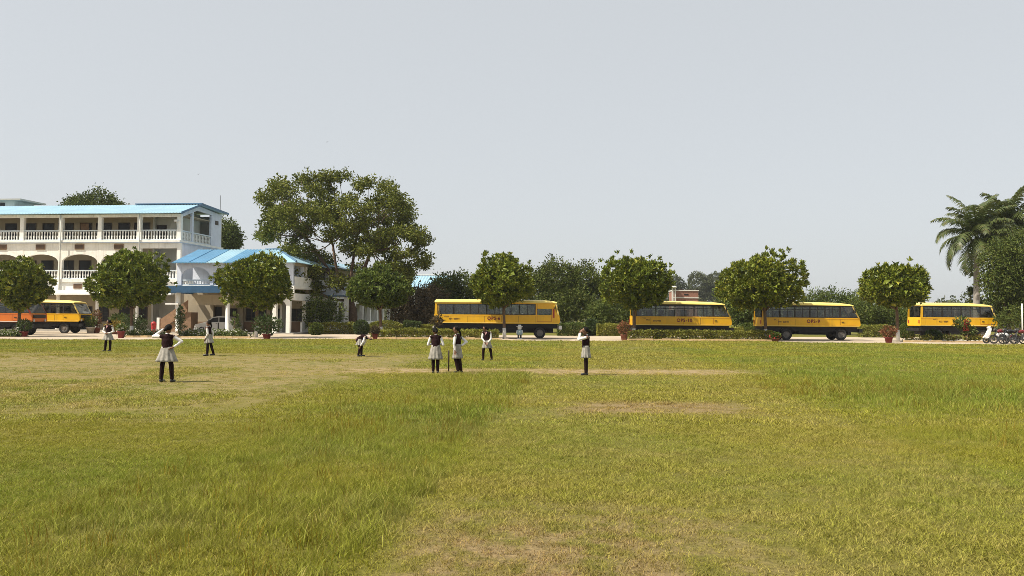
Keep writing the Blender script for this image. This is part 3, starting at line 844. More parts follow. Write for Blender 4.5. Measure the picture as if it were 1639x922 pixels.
def entrance_building():
    t = thing('entrance_building', 'two-storey lavender entrance block with blue sheet roof and car porch', 'building', (-30.6, 78.0, 0), BR)
    X0, X1, Y0 = 2.2, 12.5, -4.3
    bpart(t, 'plinth', 'concrete', (X0 - .3, X1 + .2, Y0 - .3, 4.0, 0, 0.12))
    bpart(t, 'floor_slab', 'white_plaster', (X0 - 0.05, X1 + .1, Y0 + .05, 5.5, 3.9, 4.16))
    f = MB().box(X0 - 0.9, X0 + 7.6, Y0 - 0.75, Y0 - 0.5, 3.50, 4.08).box(X0 - 0.9, X0 - .7, Y0 - .5, 0.5, 3.5, 4.08).box(X0 - .7, X0 + 7.6, Y0 - .5, Y0 + .05, 3.92, 4.05)
    f.build('fascia', 'band_blue', t)
    f = MB().box(X0 + 7.62, X1 + .3, Y0 - 0.6, Y0 - 0.4, 3.50, 4.08)
    f.build('fascia', 'white_plaster', t)
    # upper arcade on the front
    bm = baluster_mesh(0.30, 0.06)
    px = [X0 + 0.12, X0 + 3.05, X0 + 5.65, X0 + 8.1, X1 - .15]
    for i, x in enumerate(px):
        w = 0.28 if i else 0.42
        bpart(t, 'pillar', 'pale_blue_plaster', (x - w / 2, x + w / 2, Y0, Y0 + 0.28, 4.16, 5.95))
    for a, b in zip(px, px[1:]):
        a2, b2 = a + (0.21 if a == px[0] else 0.14), b - 0.14
        arch_panel(a2, b2, 4.85, 5.72, 5.95, Y0 + .015, Y0 + .26).build('arch', 'pale_blue_plaster', t)
        balustrade(t, a2, b2, Y0 + .14, 4.16, 4.66, 11, bm, 0.12)
    bpart(t, 'beam', 'pale_blue_plaster', (X0 - .09, X1 - .01, Y0 - .02, Y0 + .3, 5.953, 6.12))
    bpart(t, 'side_parapet', 'white_plaster', (X0 - .08, X0 + .12, Y0 + .29, -0.4, 4.16, 4.66))
    bpart(t, 'upper_wall', 'pale_blue_plaster', (X0, X1 - .1, -1.6, -1.4, 4.16, 6.4))
    window(t, X0 + 1.7, X0 + 2.6, -1.6, 4.2, 5.55, 0, name='door')
    window(t, X0 + 4.0, X0 + 5.2, -1.6, 4.6, 5.55, 1)
    window(t, X0 + 6.6, X0 + 7.8, -1.6, 4.6, 5.55, 1)
    # porch columns, wall behind, windows
    for x in (X0 + 0.15, X0 + 4.6):
        MB().lathe([(0.24, 0.12), (0.24, 0.3), (0.19, 0.34), (0.18, 3.5), (0.22, 3.6), (0.22, 3.9)], 18, (x, Y0 - .1, 0)).build('column', 'white_plaster', t, True)
    for x in (X0 + 8.75, X0 + 9.95):
        bpart(t, 'pillar', 'white_plaster', (x - .17, x + .17, Y0 - .2, Y0 + .2, .12, 3.5))
    arch_panel(X0 + 8.92, X0 + 9.78, 2.3, 2.85, 3.5, Y0 - .18, Y0 + .18).build('arch', 'white_plaster', t)
    bpart(t, 'beam', 'inner_plaster', (X0 + .4, X0 + 8.5, -2.2, -1.9, 2.5, 3.4))
    bpart(t, 'porch_wall', 'inner_plaster', (0.08, X1 - .12, 0.0, 0.2, 1.0, 3.9))
    bpart(t, 'dado', 'brown_dado', (0.08, X1 - .12, -0.02, 0.2, .12, 1.0))
    for x in (X0 + 1.2, X0 + 4.0, X0 + 6.5):
        bpart(t, 'pillar', 'inner_plaster', (x - .15, x + .15, -.25, -.03, .12, 2.9))
    for a in (X0 + 2.5, X0 + 4.4, X0 + 5.6, X0 + 7.0, X0 + 8.6):
        window(t, a, a + .95, 0.0, 1.15, 2.15, 1, bars=3)
    window(t, X0 + 1.45, X0 + 2.0, 0.0, 0.15, 2.3, 0, name='door')
    st = MB()
    for k in range(9):
        st.box(-0.2 + k * .28, 2.6, -2.6, -1.3, 0.12 + k * .19, 0.12 + (k + 1) * .19)
    st.build('staircase', 'brown_dado', t)
    MB().prism([(-0.3, 0.15), (2.35, 1.9), (2.35, 2.9), (-0.3, 1.1)], -2.75, -2.62).build('stair_parapet', 'vent_brown', t)  # dark brown puts the tree shade over the stairs into the colour
    bpart(t, 'newel_post', 'white_plaster', (-0.45, -0.2, -2.8, -2.55, 0.0, 1.35))
    bpart(t, 'canopy_bar', 'white_plaster', (X0 - 0.85, X0 + 0.3, Y0 - .45, Y0 - .25, 2.48, 2.62))
    # roof in sheets: gable at the left, hip at the right
    ez, rz_, ye, yr, yb = 6.12, 7.55, Y0 - 0.62, -0.3, 4.6
    xa, xe, xr = X0 - 0.25, X1 + 0.5, 9.6
    def sheet(poly, m, name='roof_sheet'):
        n = len(poly)
        vs = list(poly) + [(x, y, z - .05) for x, y, z in poly]
        MB().add(vs, [tuple(range(n)), tuple(range(2 * n - 1, n - 1, -1))] + [(i, i + n, (i + 1) % n + n, (i + 1) % n) for i in range(n)]).build(name, m, t)
    def ribbed(x0, x1, m):
        mb = MB(); n = max(2, int((x1 - x0) / 0.14)); top = []
        for i in range(n + 1):
            x = x0 + (x1 - x0) * i / n; w = 0.03 if i % 2 else -0.03
            top += [(x, ye, ez + w), (x, yr, rz_ + w)]
        k = len(top)
        bot = [(x, y, z - 0.09) for x, y, z in top]
        fs = []
        for i in range(n):
            a = 2 * i
            fs += [(a, a + 2, a + 3, a + 1), (k + a, k + a + 1, k + a + 3, k + a + 2), (a, k + a, k + a + 2, a + 2), (a + 1, a + 3, k + a + 3, k + a + 1)]
        mb.add(top + bot, fs + [(0, 1, k + 1, k), (2 * n, k + 2 * n, k + 2 * n + 1, 2 * n + 1)]).build('roof_sheet', m, t)
    ed = [xa, xa + 1.55, xa + 3.1, xa + 4.6, xa + 6.1, xr]
    for i, (a, b) in enumerate(zip(ed, ed[1:])):
        ribbed(a, b, 'roof_sheet_deep' if i in (0, 1, 3) else 'roof_sheet')
    sheet([(xr, ye, ez), (xe, ye, ez), (xr, yr, rz_)], 'roof_sheet')
    sheet([(xe, ye, ez), (xe, yb, ez), (xr, yr, rz_)], 'roof_sheet')
    sheet([(xa, yr + .02, rz_), (xr, yr + .02, rz_), (xe, yb, ez), (xa, yb, ez)], 'roof_sheet', 'rear_roof')
    MB().tube([(xr - 1.2, yr, rz_ + .05), (xr, yr, rz_ + .05), (xe, ye, ez + .05)], [.09] * 3, 6).build('ridge_cap', 'roof_trim', t)
    MB().add([(xa + .1, ye + .5, ez - .05), (xa + .1, yr, rz_ - .15), (xa + .1, yb - .3, ez), (xa + .2, ye + .5, ez - .05), (xa + .2, yr, rz_ - .15), (xa + .2, yb - .3, ez)], [(0, 1, 2), (5, 4, 3)]).build('gable', 'pale_blue_plaster', t)
    # receding side wing with columned verandah on both floors
    LY = 34.0
    XW = X1
    bpart(t, 'wing_wall', 'grey_plaster', (XW - 2.3, XW - 2.1, -1.3, LY, 0.12, 3.9))
    bpart(t, 'wing_wall', 'inner_plaster', (XW - 2.3, XW - 2.1, -1.3, LY, 4.16, 6.2))
    bpart(t, 'wing_slab', 'white_plaster', (XW - 2.1, XW + .12, 5.52, LY, 3.5, 4.16))
    bpart(t, 'wing_parapet', 'white_plaster', (XW - .15, XW, -3.9, LY, 4.17, 4.95))
    bpart(t, 'wing_parapet', 'white_plaster', (XW - .15, XW + .02, -2.0, LY, 0.12, 1.0))
    bpart(t, 'beam', 'white_plaster', (XW - .28, XW + .04, -4.0, LY, 2.9, 3.5))
    bpart(t, 'beam', 'inner_plaster', (XW - .28, XW, -4.0, LY, 5.9, 6.2))
    k = 0
    y = -1.0
    while y < LY:
        bpart(t, 'column', 'white_plaster', (XW - .3, XW + .06, y - .17, y + .17, 1.0, 2.9))
        bpart(t, 'column', 'white_plaster', (XW - .28, XW + .03, y - .15, y + .15, 4.95, 5.9))
        window(t, y + .7, y + 1.9, -(XW - 2.1), 1.2, 2.4, 1, along='y')
        window(t, y + .7, y + 1.9, -(XW - 2.1), 4.6, 5.7, 1, along='y')
        y += 3.0
    mb = MB().prism([(XW - 5.2, 6.2), (XW + .7, 6.25), (XW - 2.3, 7.3)], 4.65, LY + .5)
    mb.build('wing_roof', 'roof_sheet', t)
    # small gabled side porch
    pr = MB().prism([(XW + .1, 3.45), (XW + 2.9, 3.45), (XW + 1.5, 4.5)], 2.2, 5.2)
    pr.v = [(x, y, z) for x, y, z in pr.v]
    g = pr.build('side_porch', 'blue_plaster', t)
    bpart(g, 'column', 'white_plaster', (XW + 2.4, XW + 2.75, 2.4, 2.75, 0.0, 3.44))
    bpart(g, 'eave', 'band_blue', (XW + .1, XW + 3.0, 2.12, 2.197, 3.36, 3.47))
    return t
entrance_building()

def rear_block():
    x, d = gx(669, 126), 126
    t = thing('rear_block', 'distant white block with ribbed pale blue roof behind the big tree', 'building', (x, d, 0), BR)
    bpart(t, 'wall', 'white_plaster', (-3.4, 4.2, 0, 7, 0, 5.75))
    for k in range(3):
        window(t, -2.6 + k * 2.2, -1.4 + k * 2.2, 0, 3.6, 5.0, 1)
    n = 40
    top = []
    for i in range(n + 1):
        xx = -4.0 + 8.8 * i / n; w = 0.05 if i % 2 else -.05
        top += [(xx, -.6, 5.8 + w), (xx, 4.0, 7.75 + w)]
    mb = MB().add(top + [(a, b, c - .15) for a, b, c in top], [(2 * i, 2 * i + 2, 2 * i + 3, 2 * i + 1) for i in range(n)] + [(2 * i + 2 * n + 2, 2 * i + 2 * n + 3, 2 * i + 2 * n + 5, 2 * i + 2 * n + 4) for i in range(n)])
    mb.build('roof', 'roof_sheet', t)
    MB().add([(-4, 4.01, 7.74), (4.8, 4.01, 7.74), (4.8, 8, 6.0), (-4, 8, 6.0)], [(0, 1, 2, 3)]).build('rear_roof', 'roof_sheet', t)
    bpart(t, 'ridge_cap', 'tank_white', (-4.0, 4.8, 3.85, 4.15, 7.82, 7.95))
rear_block()

def brick_block():
    d = 120.0
    x = gx(1098, d)
    s = d / F
    z = lambda py: zz(1098, py, d)
    t = thing('brick_house', 'far unplastered brick house with white slab bands behind the buses', 'building', (x, d, 0), 0)
    bpart(t, 'wall', 'brick_wall', (-1.75, 1.75, 0, 3.5, 0, z(466)))
    bpart(t, 'slab', 'tank_white', (-1.85, 1.85, -.08, 3.6, z(466) + .002, z(466) + .13))
    bpart(t, 'band', 'tank_white', (-1.8, 1.8, -.06, -.002, z(477.5), z(476)))
    w = bpart(t, 'opening', 'dark_room', (-.25, .35, -.03, -.003, z(472.5), z(470.5)))  # dark sheet stands for the unlit inside of the house
    bpart(t, 'parapet', 'brick_wall', (-1.8, 1.8, 0, .2, z(466) + .133, z(464)))
    u = thing('water_tower', 'slim white post tower with capped tank beside the far brick house', 'tower', (gx(1076, d), d - .5, 0), 0)
    bpart(u, 'post', 'tank_white', (-.12, .08, 0, .2, 0, z(461)))
    bpart(u, 'post', 'tank_white', (.28, .42, 0, .2, 0, z(461)))
    MB().lathe([(.05, z(461)), (.5, z(461)), (.52, z(459.5)), (.25, z(458)), (.04, z(457.5))], 14, (0.1, .1, 0)).build('tank', 'tank_white', u, True)
brick_block()

# low red post, kept by the steps
def red_post():
    d = 71.5
    t = thing('red_post', 'small red domed pillar post by the school steps', 'post', (gx(247, d), d, 0), 0)
    MB().lathe([(.24, 0), (.24, .06), (.19, .1), (.19, .62), (.2, .64)], 16).build('body', 'red_paint', t, True)
    MB().lathe([(.17, .64), (.21, .70), (.23, .82), (.2, .95), (.1, 1.02), (.02, 1.04)], 16).build('head', 'red_paint', t, True)
    MB().box(-.08, .08, -.235, -.2, .80, .86).build('slot', 'dark_room', t)
red_post()

# ================================================================== VEGETATION
def rand_dirs(n, rng):
    return unit(rng.normal(size=(n, 3)))

def limb(mb, p0, p1, r0, r1, sag=0.15, n=5, seg=7, rng=None):
    p0, p1 = Vector(p0), Vector(p1)
    pts, rr = [], []
    j = Vector((0, 0, 0)) if rng is None else Vector(rng.normal(size=3) * (p1 - p0).length * 0.06)
    for i in range(n + 1):
        t = i / n
        p = p0.lerp(p1, t); b = math.sin(math.pi * t)
        pts.append(p + j * b + Vector((0, 0, -sag * b * (p1 - p0).length * 0.3)))
        rr.append(r0 + (r1 - r0) * t)
    mb.tube(pts, rr, seg)
    return mb

def lumpy(u, rng, k=26, amp=0.2, sharp=9.0):
    """bumpy radius factor for directions u"""
    c = rand_dirs(k, rng); w = rng.uniform(0.3, 1.0, k)
    return 1 - amp * 0.6 + amp * (np.exp(sharp * (u @ c.T - 1)) * w).max(axis=1) * 1.3

def row_tree(label, px, d, x0, x1, yt, yb, m='leaf_row', seed=1, nros=820, ln=0.26):
    rng = np.random.default_rng(seed)
    bx = gx(px, d)
    t = thing('clipped_tree', label, 'tree', (bx, d, 0), 0, 'clipped round trees in a row along the driveway')
    cx = gx((x0 + x1) / 2, d) - bx; rx = (x1 - x0) / 2 * d / F * 0.97
    zt, zb = zz(px, yt, d) - 0.12, zz(px, yb, d)
    zc = zb + (zt - zb) * 0.42
    u = rand_dirs(nros, rng)
    f = lumpy(u, rng, 17, 0.36, 7.0) * np.where(rng.uniform(size=nros) < 0.62, rng.uniform(0.86, 1.0, nros), rng.uniform(0.35, 0.9, nros) )
    P = np.stack([cx + u[:, 0] * rx * f, u[:, 1] * rx * f * 0.95, zc + u[:, 2] * f * np.where(u[:, 2] > 0, zt - zc, zc - zb)], 1)
    # a few shoots escaping the clipped outline
    k = rng.choice(nros, 60, replace=False)
    up = u[:, 2] > -0.1
    P[k] += (u[k] * rng.uniform(.1, .42, (60, 1)) + np.array([0, 0, 0.10])) * up[k][:, None]
    per = 20
    C = np.repeat(P, per, 0) + rng.normal(size=(nros * per, 3)) * 0.05
    D = np.repeat(u, per, 0) * 0.55 + np.array([0, 0, 0.42]) + rng.normal(size=(nros * per, 3)) * 0.62
    L = rng.uniform(0.6, 1.2, nros * per) * ln
    ni = 900                                                  # larger leaves added inside the crown to block light
    ui = rand_dirs(ni, rng); fi = rng.uniform(0.1, 0.72, ni) ** .6
    C = np.concatenate([C, np.stack([cx + ui[:, 0] * rx * fi, ui[:, 1] * rx * fi, zc + ui[:, 2] * fi * np.where(ui[:, 2] > 0, zt - zc, zc - zb)], 1)])
    D = np.concatenate([D, rng.normal(size=(ni, 3))]); L = np.concatenate([L, rng.uniform(.4, .6, ni)])
    link('crown', leaves_mesh('crown', C, D, L, L * np.where(np.arange(len(L)) < len(L) - ni, 0.36, 0.6), m, rng), t)
    tr = MB()
    limb(tr, (0, 0, -0.05), (cx * 0.3, 0.05, zb + 0.25), 0.125, 0.095, 0, 4, 9)
    for i in range(7):
        a = i * 0.9 + rng.uniform(0, .5)
        limb(tr, (cx * 0.3, 0.05, zb + rng.uniform(-.35, .2)), (cx + math.cos(a) * rx * 0.6, math.sin(a) * rx * .6, zc + rng.uniform(-.3, .8)), 0.06, 0.02, 0.2, 4, 6, rng)
    link('trunk', tr.mesh('trunk', 'bark', True), t)
    kx, ky = cx * .3 / (zb + .3), .05 / (zb + .3)
    MB().tube([(kx * q, ky * q, q - .05) for q in (.05, .5, .85)], [0.145, 0.135, 0.128], 10).build('limewash', 'limewash', t, True)
    return t

RT = 'round clipped shade tree '
row_tree(RT + 'at the left edge before the orange bus', 31, 61.5, -12, 76, 416, 492, seed=21)
row_tree(RT + 'covering the arches, right of the yellow front cab', 212, 62.0, 143, 270, 396, 492, seed=22, nros=950)
row_tree(RT + 'in front of the car porch with blue band', 411, 62.0, 352, 472, 401, 492, seed=23, nros=900)
row_tree(RT + 'with softer pale leaves under the big tree', 611, 64.0, 550, 654, 426, 492, 'leaf_row_soft', seed=24, nros=800, ln=0.30)
row_tree(RT + 'before the middle of the bus lettered OPS-6', 808, 61.6, 748, 857, 407, 490, seed=25)
row_tree(RT + 'over the tail of the bus lettered OPS-10', 1015, 61.6, 961, 1074, 404, 492, seed=26)
row_tree(RT + 'over the tail of the bus lettered OPS-9, widest crown', 1226, 60.8, 1149, 1289, 406, 494, seed=27, nros=1000)
row_tree(RT + 'standing alone left of the rightmost bus', 1437, 60.0, 1379, 1486, 415, 492, seed=28)

def big_tree():
    rng = np.random.default_rng(77)
    d0, px0 = 80.0, 562
    bx = gx(px0, d0)
    t = thing('rain_tree', 'tall spreading tree with airy crown beside the school entrance', 'tree', (bx, d0, 0), 0)
    ex = [410, 430, 460, 490, 520, 550, 580, 610, 640, 665, 690]
    et = [328, 290, 274, 266, 270, 264, 262, 274, 298, 340, 384]
    eb = [382, 400, 440, 462, 470, 468, 470, 464, 458, 448, 432]
    C = [np.array([gx(x, d0) - bx, q, zz(x, y, d0)]) for x, y, q in ((500, 288, -1), (514, 282, 1.5), (528, 284, -.5), (541, 280, 1), (520, 303, .5), (508, 312, -2), (466, 424, -4.5), (482, 436, -4.5), (497, 447, -4), (474, 447, -4.5), (512, 436, -3.5))]
    tries = 0
    while len(C) < 122 and tries < 9000:
        tries += 1
        x = rng.uniform(418, 682); a, b = np.interp(x, ex, et), np.interp(x, ex, eb)
        y = rng.uniform(a + 11, b - 6)
        if y > 385 and x < 462: continue
        dep = rng.uniform(-1, 1) * 5.6 * math.sqrt(max(0.05, 1 - ((x - 550) / 150) ** 2))
        d = d0 + dep
        p = np.array([gx(x, d) - bx, dep, zz(x, y, d)])
        if all(np.linalg.norm((p - q) * (1, .8, 1.1)) > 1.05 for q in C): C.append(p)
    C.append(np.array([gx(487, 77) - bx, -3.0, 3.75])); C.append(np.array([gx(470, 77) - bx, -3.2, 3.4])); C.append(np.array([gx(505, 77.5) - bx, -2.6, 4.0]))
    C = np.array(C)
    fork = np.array([-0.1, 0, 3.0])
    hubs = np.array([[-3.2, 0.3, 6.6], [-1.5, -1.5, 8.4], [0.4, 0.8, 9.5], [2.0, -1.0, 7.8], [3.6, 1.0, 6.4], [-4.6, 0.5, 9.2], [1.6, 2.5, 8.5], [-3.0, -1.8, 3.9]])
    w = MB()
    limb(w, (0, 0, -0.1), fork, 0.42, 0.34, 0, 4, 12, rng)
    for i, h in enumerate(hubs):
        limb(w, fork + rng.normal(size=3) * 0.05, h, 0.20 if i < 7 else .13, 0.10, 0.25, 6, 9, rng)
    for c in C:
        h = hubs[np.argmin(np.linalg.norm(hubs - c, axis=1))]
        limb(w, h, c + rng.normal(size=3) * .2, 0.06, 0.015, 0.3, 4, 5, rng)
    link('trunk', w.mesh('trunk', 'bark', True), t)
    # leaves: twig sprays in each cluster
    P, D = [], []
    for c in C:
        nt = 34
        u = rand_dirs(nt, rng); u[:, 2] = u[:, 2] * 0.62 + 0.12
        tip = c + u * rng.uniform(0.3, 1.05, (nt, 1))
        for q, dr in zip(tip, u):
            k = 11
            s = rng.uniform(-0.25, 0.28, (k, 1))
            P.append(q + dr * s + rng.normal(size=(k, 3)) * 0.13); D.append(dr * 0.6 + rng.normal(size=(k, 3)) * 0.6 + np.array([0, 0, -0.15]))
    P, D = np.concatenate(P), np.concatenate(D)
    L = rng.uniform(0.2, 0.38, len(P))
    link('crown', leaves_mesh('crown', P, D, L, L * 0.42, 'leaf_big', rng), t)
big_tree()

def lump_tree(name, label, cat, px, d, lumps, m, seed, leaf=0.3, dens=1.0, trunk=True, group=None, bark='bark', aspect=0.42, upright=0.15):
    """tree or shrub from lumps (px, py, rx_px, ry_px, depth offset): leaf clumps spread over and through each lump"""
    rng = np.random.default_rng(seed)
    bx = gx(px, d)
    t = thing(name, label, cat, (bx, d, 0), 0, group)
    P, D = [], []
    cs = []
    for (x, y, rx, ry, dd) in lumps:
        dl = d + dd
        c = np.array([gx(x, dl) - bx, dd, zz(x, y, dl)]); a, b = rx * dl / F, ry * dl / F
        cs.append(c)
        nc = max(14, int(26 * dens * (a * a + 2 * a * b) / 3))
        u = rand_dirs(nc, rng)
        f = lumpy(u, rng, 18, 0.3) * np.where(rng.uniform(size=nc) < .7, rng.uniform(.8, 1., nc), rng.uniform(.4, .9, nc))
        q = c + u * f[:, None] * np.array([a, a * .9, b])
        cr = min(0.55, a * .4)
        k = int(20 * (0.3 / leaf) ** 0.6)
        pp = np.repeat(q, k, 0) + rng.normal(size=(nc * k, 3)) * cr * 0.5
        P.append(pp); D.append(np.repeat(u, k, 0) * .5 + rng.normal(size=(nc * k, 3)) * .7 + np.array([0, 0, upright]))
    P, D = np.concatenate(P), np.concatenate(D)
    k = P[:, 2] > 0.03
    P, D = P[k], D[k]
    L = rng.uniform(0.65, 1.3, len(P)) * leaf
    link('crown' if trunk else 'foliage', leaves_mesh('crown', P, D, L, L * aspect, m, rng), t)
    w = MB()
    zc = min(c[2] for c in cs)
    base = (0, 0, max(0.3, zc * 0.5))
    r = 0.2 if trunk else 0.05
    limb(w, (0, 0, -.05), base, r, r * .75, 0, 3, 8, rng)
    for c in cs:
        limb(w, base, c, r * .6, r * .15, .1, 4, 6, rng)
    link('trunk' if trunk else 'stems', w.mesh('trunk', bark, True), t)
    return t

LT = lump_tree
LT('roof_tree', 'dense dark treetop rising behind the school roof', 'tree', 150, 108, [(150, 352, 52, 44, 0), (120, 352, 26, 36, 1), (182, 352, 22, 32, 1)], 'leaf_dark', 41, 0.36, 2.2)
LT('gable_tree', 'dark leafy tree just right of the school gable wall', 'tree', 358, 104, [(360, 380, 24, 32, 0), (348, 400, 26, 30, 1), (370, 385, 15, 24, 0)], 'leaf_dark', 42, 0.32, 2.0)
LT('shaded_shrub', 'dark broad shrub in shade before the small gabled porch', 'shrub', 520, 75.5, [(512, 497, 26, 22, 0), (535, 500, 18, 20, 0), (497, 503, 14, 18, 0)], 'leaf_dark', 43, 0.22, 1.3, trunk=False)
LT('brown_shrub', 'large dry brownish shrub left behind the longest bus', 'shrub', 668, 81, [(668, 488, 38, 32, 0), (648, 500, 26, 26, -1), (695, 492, 26, 36, 1), (672, 505, 40, 20, -1)], 'leaf_dry', 44, 0.24, 1.7, trunk=False)
LT('shade_tree', 'dark green tree rising behind the rear half of the longest bus', 'tree', 728, 85, [(715, 468, 28, 30, 0), (745, 470, 30, 32, 0), (700, 480, 24, 30, 1), (770, 485, 24, 34, 0)], 'leaf_dark', 45, 0.28, 2.0)
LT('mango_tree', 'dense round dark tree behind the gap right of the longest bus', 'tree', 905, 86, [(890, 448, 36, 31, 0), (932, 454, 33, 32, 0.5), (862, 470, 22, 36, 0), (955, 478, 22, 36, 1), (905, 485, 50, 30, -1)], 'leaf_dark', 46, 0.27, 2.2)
LT('low_shrub', 'dark low shrub under the tree behind the tail of bus OPS-10', 'shrub', 985, 79, [(985, 500, 36, 24, 0), (960, 505, 22, 20, -1), (1012, 500, 22, 30, 1)], 'leaf_dark', 47, 0.24, 1.9, trunk=False)
LT('hazy_tree', 'hazy grey green tree far off behind the brick house, taller one', 'tree', 1132, 300, [(1120, 458, 22, 24, 0), (1148, 456, 22, 23, 0), (1135, 480, 38, 24, 2)], 'leaf_far', 48, 0.7, 0.5)
LT('hazy_tree', 'hazy grey green tree far off left of the brick house, lower one', 'tree', 1085, 290, [(1083, 458, 13, 17, 0), (1072, 468, 14, 20, 0), (1095, 474, 20, 18, 1)], 'leaf_far', 49, 0.65, 0.6)
LT('leafy_shrub', 'tall leafy shrub between the buses OPS-10 and OPS-9', 'shrub', 1190, 74, [(1188, 490, 24, 26, 0), (1205, 498, 18, 26, 0), (1178, 505, 18, 18, 0), (1165, 478, 20, 26, 3)], 'leaf_mid', 50, 0.24, 2.0, trunk=False)
LT('bamboo_thicket', 'bright green feathery thicket behind the bus OPS-9', 'shrub', 1335, 83, [(1305, 490, 26, 22, 0), (1335, 490, 30, 24, 0), (1365, 490, 26, 20, 0.5), (1290, 500, 20, 24, 0)], 'leaf_bright', 51, 0.30, 1.8, trunk=False, aspect=0.22, upright=.5)
LT('creeper_shrub', 'green creeper covered shrub right of the bus OPS-9', 'shrub', 1388, 79, [(1380, 500, 26, 24, 0), (1405, 510, 20, 18, 0)], 'leaf_mid', 52, 0.22, 2.0, trunk=False)
LT('creeper_shrub', 'green creeper covered shrub behind the lone clipped tree', 'shrub', 1442, 79.5, [(1432, 508, 28, 18, 0), (1460, 508, 22, 20, 0), (1418, 505, 12, 17, 1)], 'leaf_mid', 53, 0.22, 2.0, trunk=False)
LT('far_bush', 'tiny far bush top seen over the rightmost bus roof', 'bush', 1512, 150, [(1508, 492, 12, 9, 0), (1525, 492, 10, 10, 0), (1540, 498, 16, 8, 0)], 'leaf_far', 54, 0.4, 0.6, trunk=False)
LT('pine_sapling', 'thin feathery young tree beside the palm trunk', 'tree', 1556, 79, [(1554, 476, 9, 14, 0), (1560, 490, 14, 14, 0), (1557, 462, 5, 8, 0)], 'leaf_dark', 55, 0.26, 1.2, aspect=0.2)
LT('ashoka_tree', 'dense dark drooping tree at the right edge beside the palms', 'tree', 1612, 67, [(1606, 420, 34, 38, 0), (1640, 405, 34, 36, 1), (1598, 455, 26, 30, -.5), (1630, 465, 34, 34, 0), (1612, 495, 30, 28, .5), (1655, 440, 30, 60, 1)], 'leaf_dark', 56, 0.28, 2.2, aspect=0.28, upright=-0.35)
LT('leafy_bush', 'dark bush behind the motorcycles under the drooping tree', 'bush', 1625, 63.5, [(1620, 512, 22, 20, 0), (1645, 505, 22, 26, 0), (1604, 518, 12, 14, 0)], 'leaf_dark', 57, 0.2, 1.2, trunk=False)

def palm(label, px, d, py_top, seed, lean, nf=17, fl=4.6):
    rng = np.random.default_rng(seed)
    bx = gx(px, d); H = zz(px, py_top, d)
    t = thing('royal_palm', label, 'palm', (bx, d, 0), rng.uniform(0, 6), 'palms at the right edge')
    t.rotation_euler.z = 0
    w = MB()
    n = 14
    pts = [(lean * (i / n) ** 2, 0, H * i / n - (0.05 if i == 0 else 0)) for i in range(n + 1)]
    w.tube(pts, [0.30 - 0.10 * (i / n) + (0.012 if i % 2 else 0) + 0.05 * max(0, 1 - i / 2) for i in range(n + 1)], 14)
    link('trunk', w.mesh('trunk', 'bark_grey', True), t)
    MB().tube([(lean, 0, H - .1), (lean, 0, H + .7), (lean, 0, H + 1.0)], [0.20, 0.17, 0.06], 12).build('crownshaft', 'leaf_palm', t, True)
    top = np.array([lean, 0, H + 0.7])
    for i in range(nf):
        a = i * 2.399 + rng.uniform(-.2, .2); el = R(84 - 112 * (i / nf) ** 1.0); L = fl * rng.uniform(.85, 1.1)
        h = np.array([math.cos(a), math.sin(a), 0.0]); side = np.array([-math.sin(a), math.cos(a), 0.0])
        pts = []; p = top.copy(); ang = el
        for s in range(13):
            pts.append(p.copy())
            p = p + (h * math.cos(ang) + np.array([0, 0, math.sin(ang)])) * L / 12
            ang -= R(2.6 + s * 1.1) * (0.55 + 0.6 * math.cos(el))
        pts = np.array(pts)
        V, Fq = [], []
        def tri(a_, b_, c_):
            k = len(V); V.extend([a_, b_, c_]); Fq.append((k, k + 1, k + 2))
        for s in range(12):                                  # midrib
            r = 0.045 * (1 - s / 13)
            k = len(V); V.extend([pts[s] - side * r, pts[s] + side * r, pts[s + 1] + side * r * .9, pts[s + 1] - side * r * .9])
            Fq.append((k, k + 1, k + 2)); Fq.append((k, k + 2, k + 3))
        nl = 46
        for j in range(nl):
            f = 0.12 + 0.88 * j / nl
            q = f * 12; s = min(11, int(q)); base = pts[s] + (pts[s + 1] - pts[s]) * (q - s); ax = (pts[s + 1] - pts[s]) / np.linalg.norm(pts[s + 1] - pts[s])
            ll = 0.85 * math.sin(math.pi * min(1, 0.18 + 0.8 * f)) + 0.2
            for sg in (-1, 1):
                dr = side * sg * 0.75 + ax * 0.55 + np.array([0, 0, -0.10 + rng.uniform(-.25, .2)])
                dr /= np.linalg.norm(dr)
                e1 = base + dr * ll * .5; e2 = base + dr * ll + np.array([0, 0, -0.38 * ll])
                wv = ax * 0.05
                k = len(V); V.extend([base - wv, base + wv, e1 + wv, e1 - wv, e2])
                Fq.extend([(k, k + 1, k + 2), (k, k + 2, k + 3), (k + 3, k + 2, k + 4)])
        link('frond', np_mesh('frond', np.array(V), np.array(Fq), 'leaf_palm'), t)
palm('palm with grey trunk rising behind the rightmost bus', 1563, 75.0, 392, 61, 0.1, 34, 4.5)
palm('palm partly hidden behind the drooping tree at the right edge', 1612, 78.0, 374, 62, 0.2, 34, 4.5)

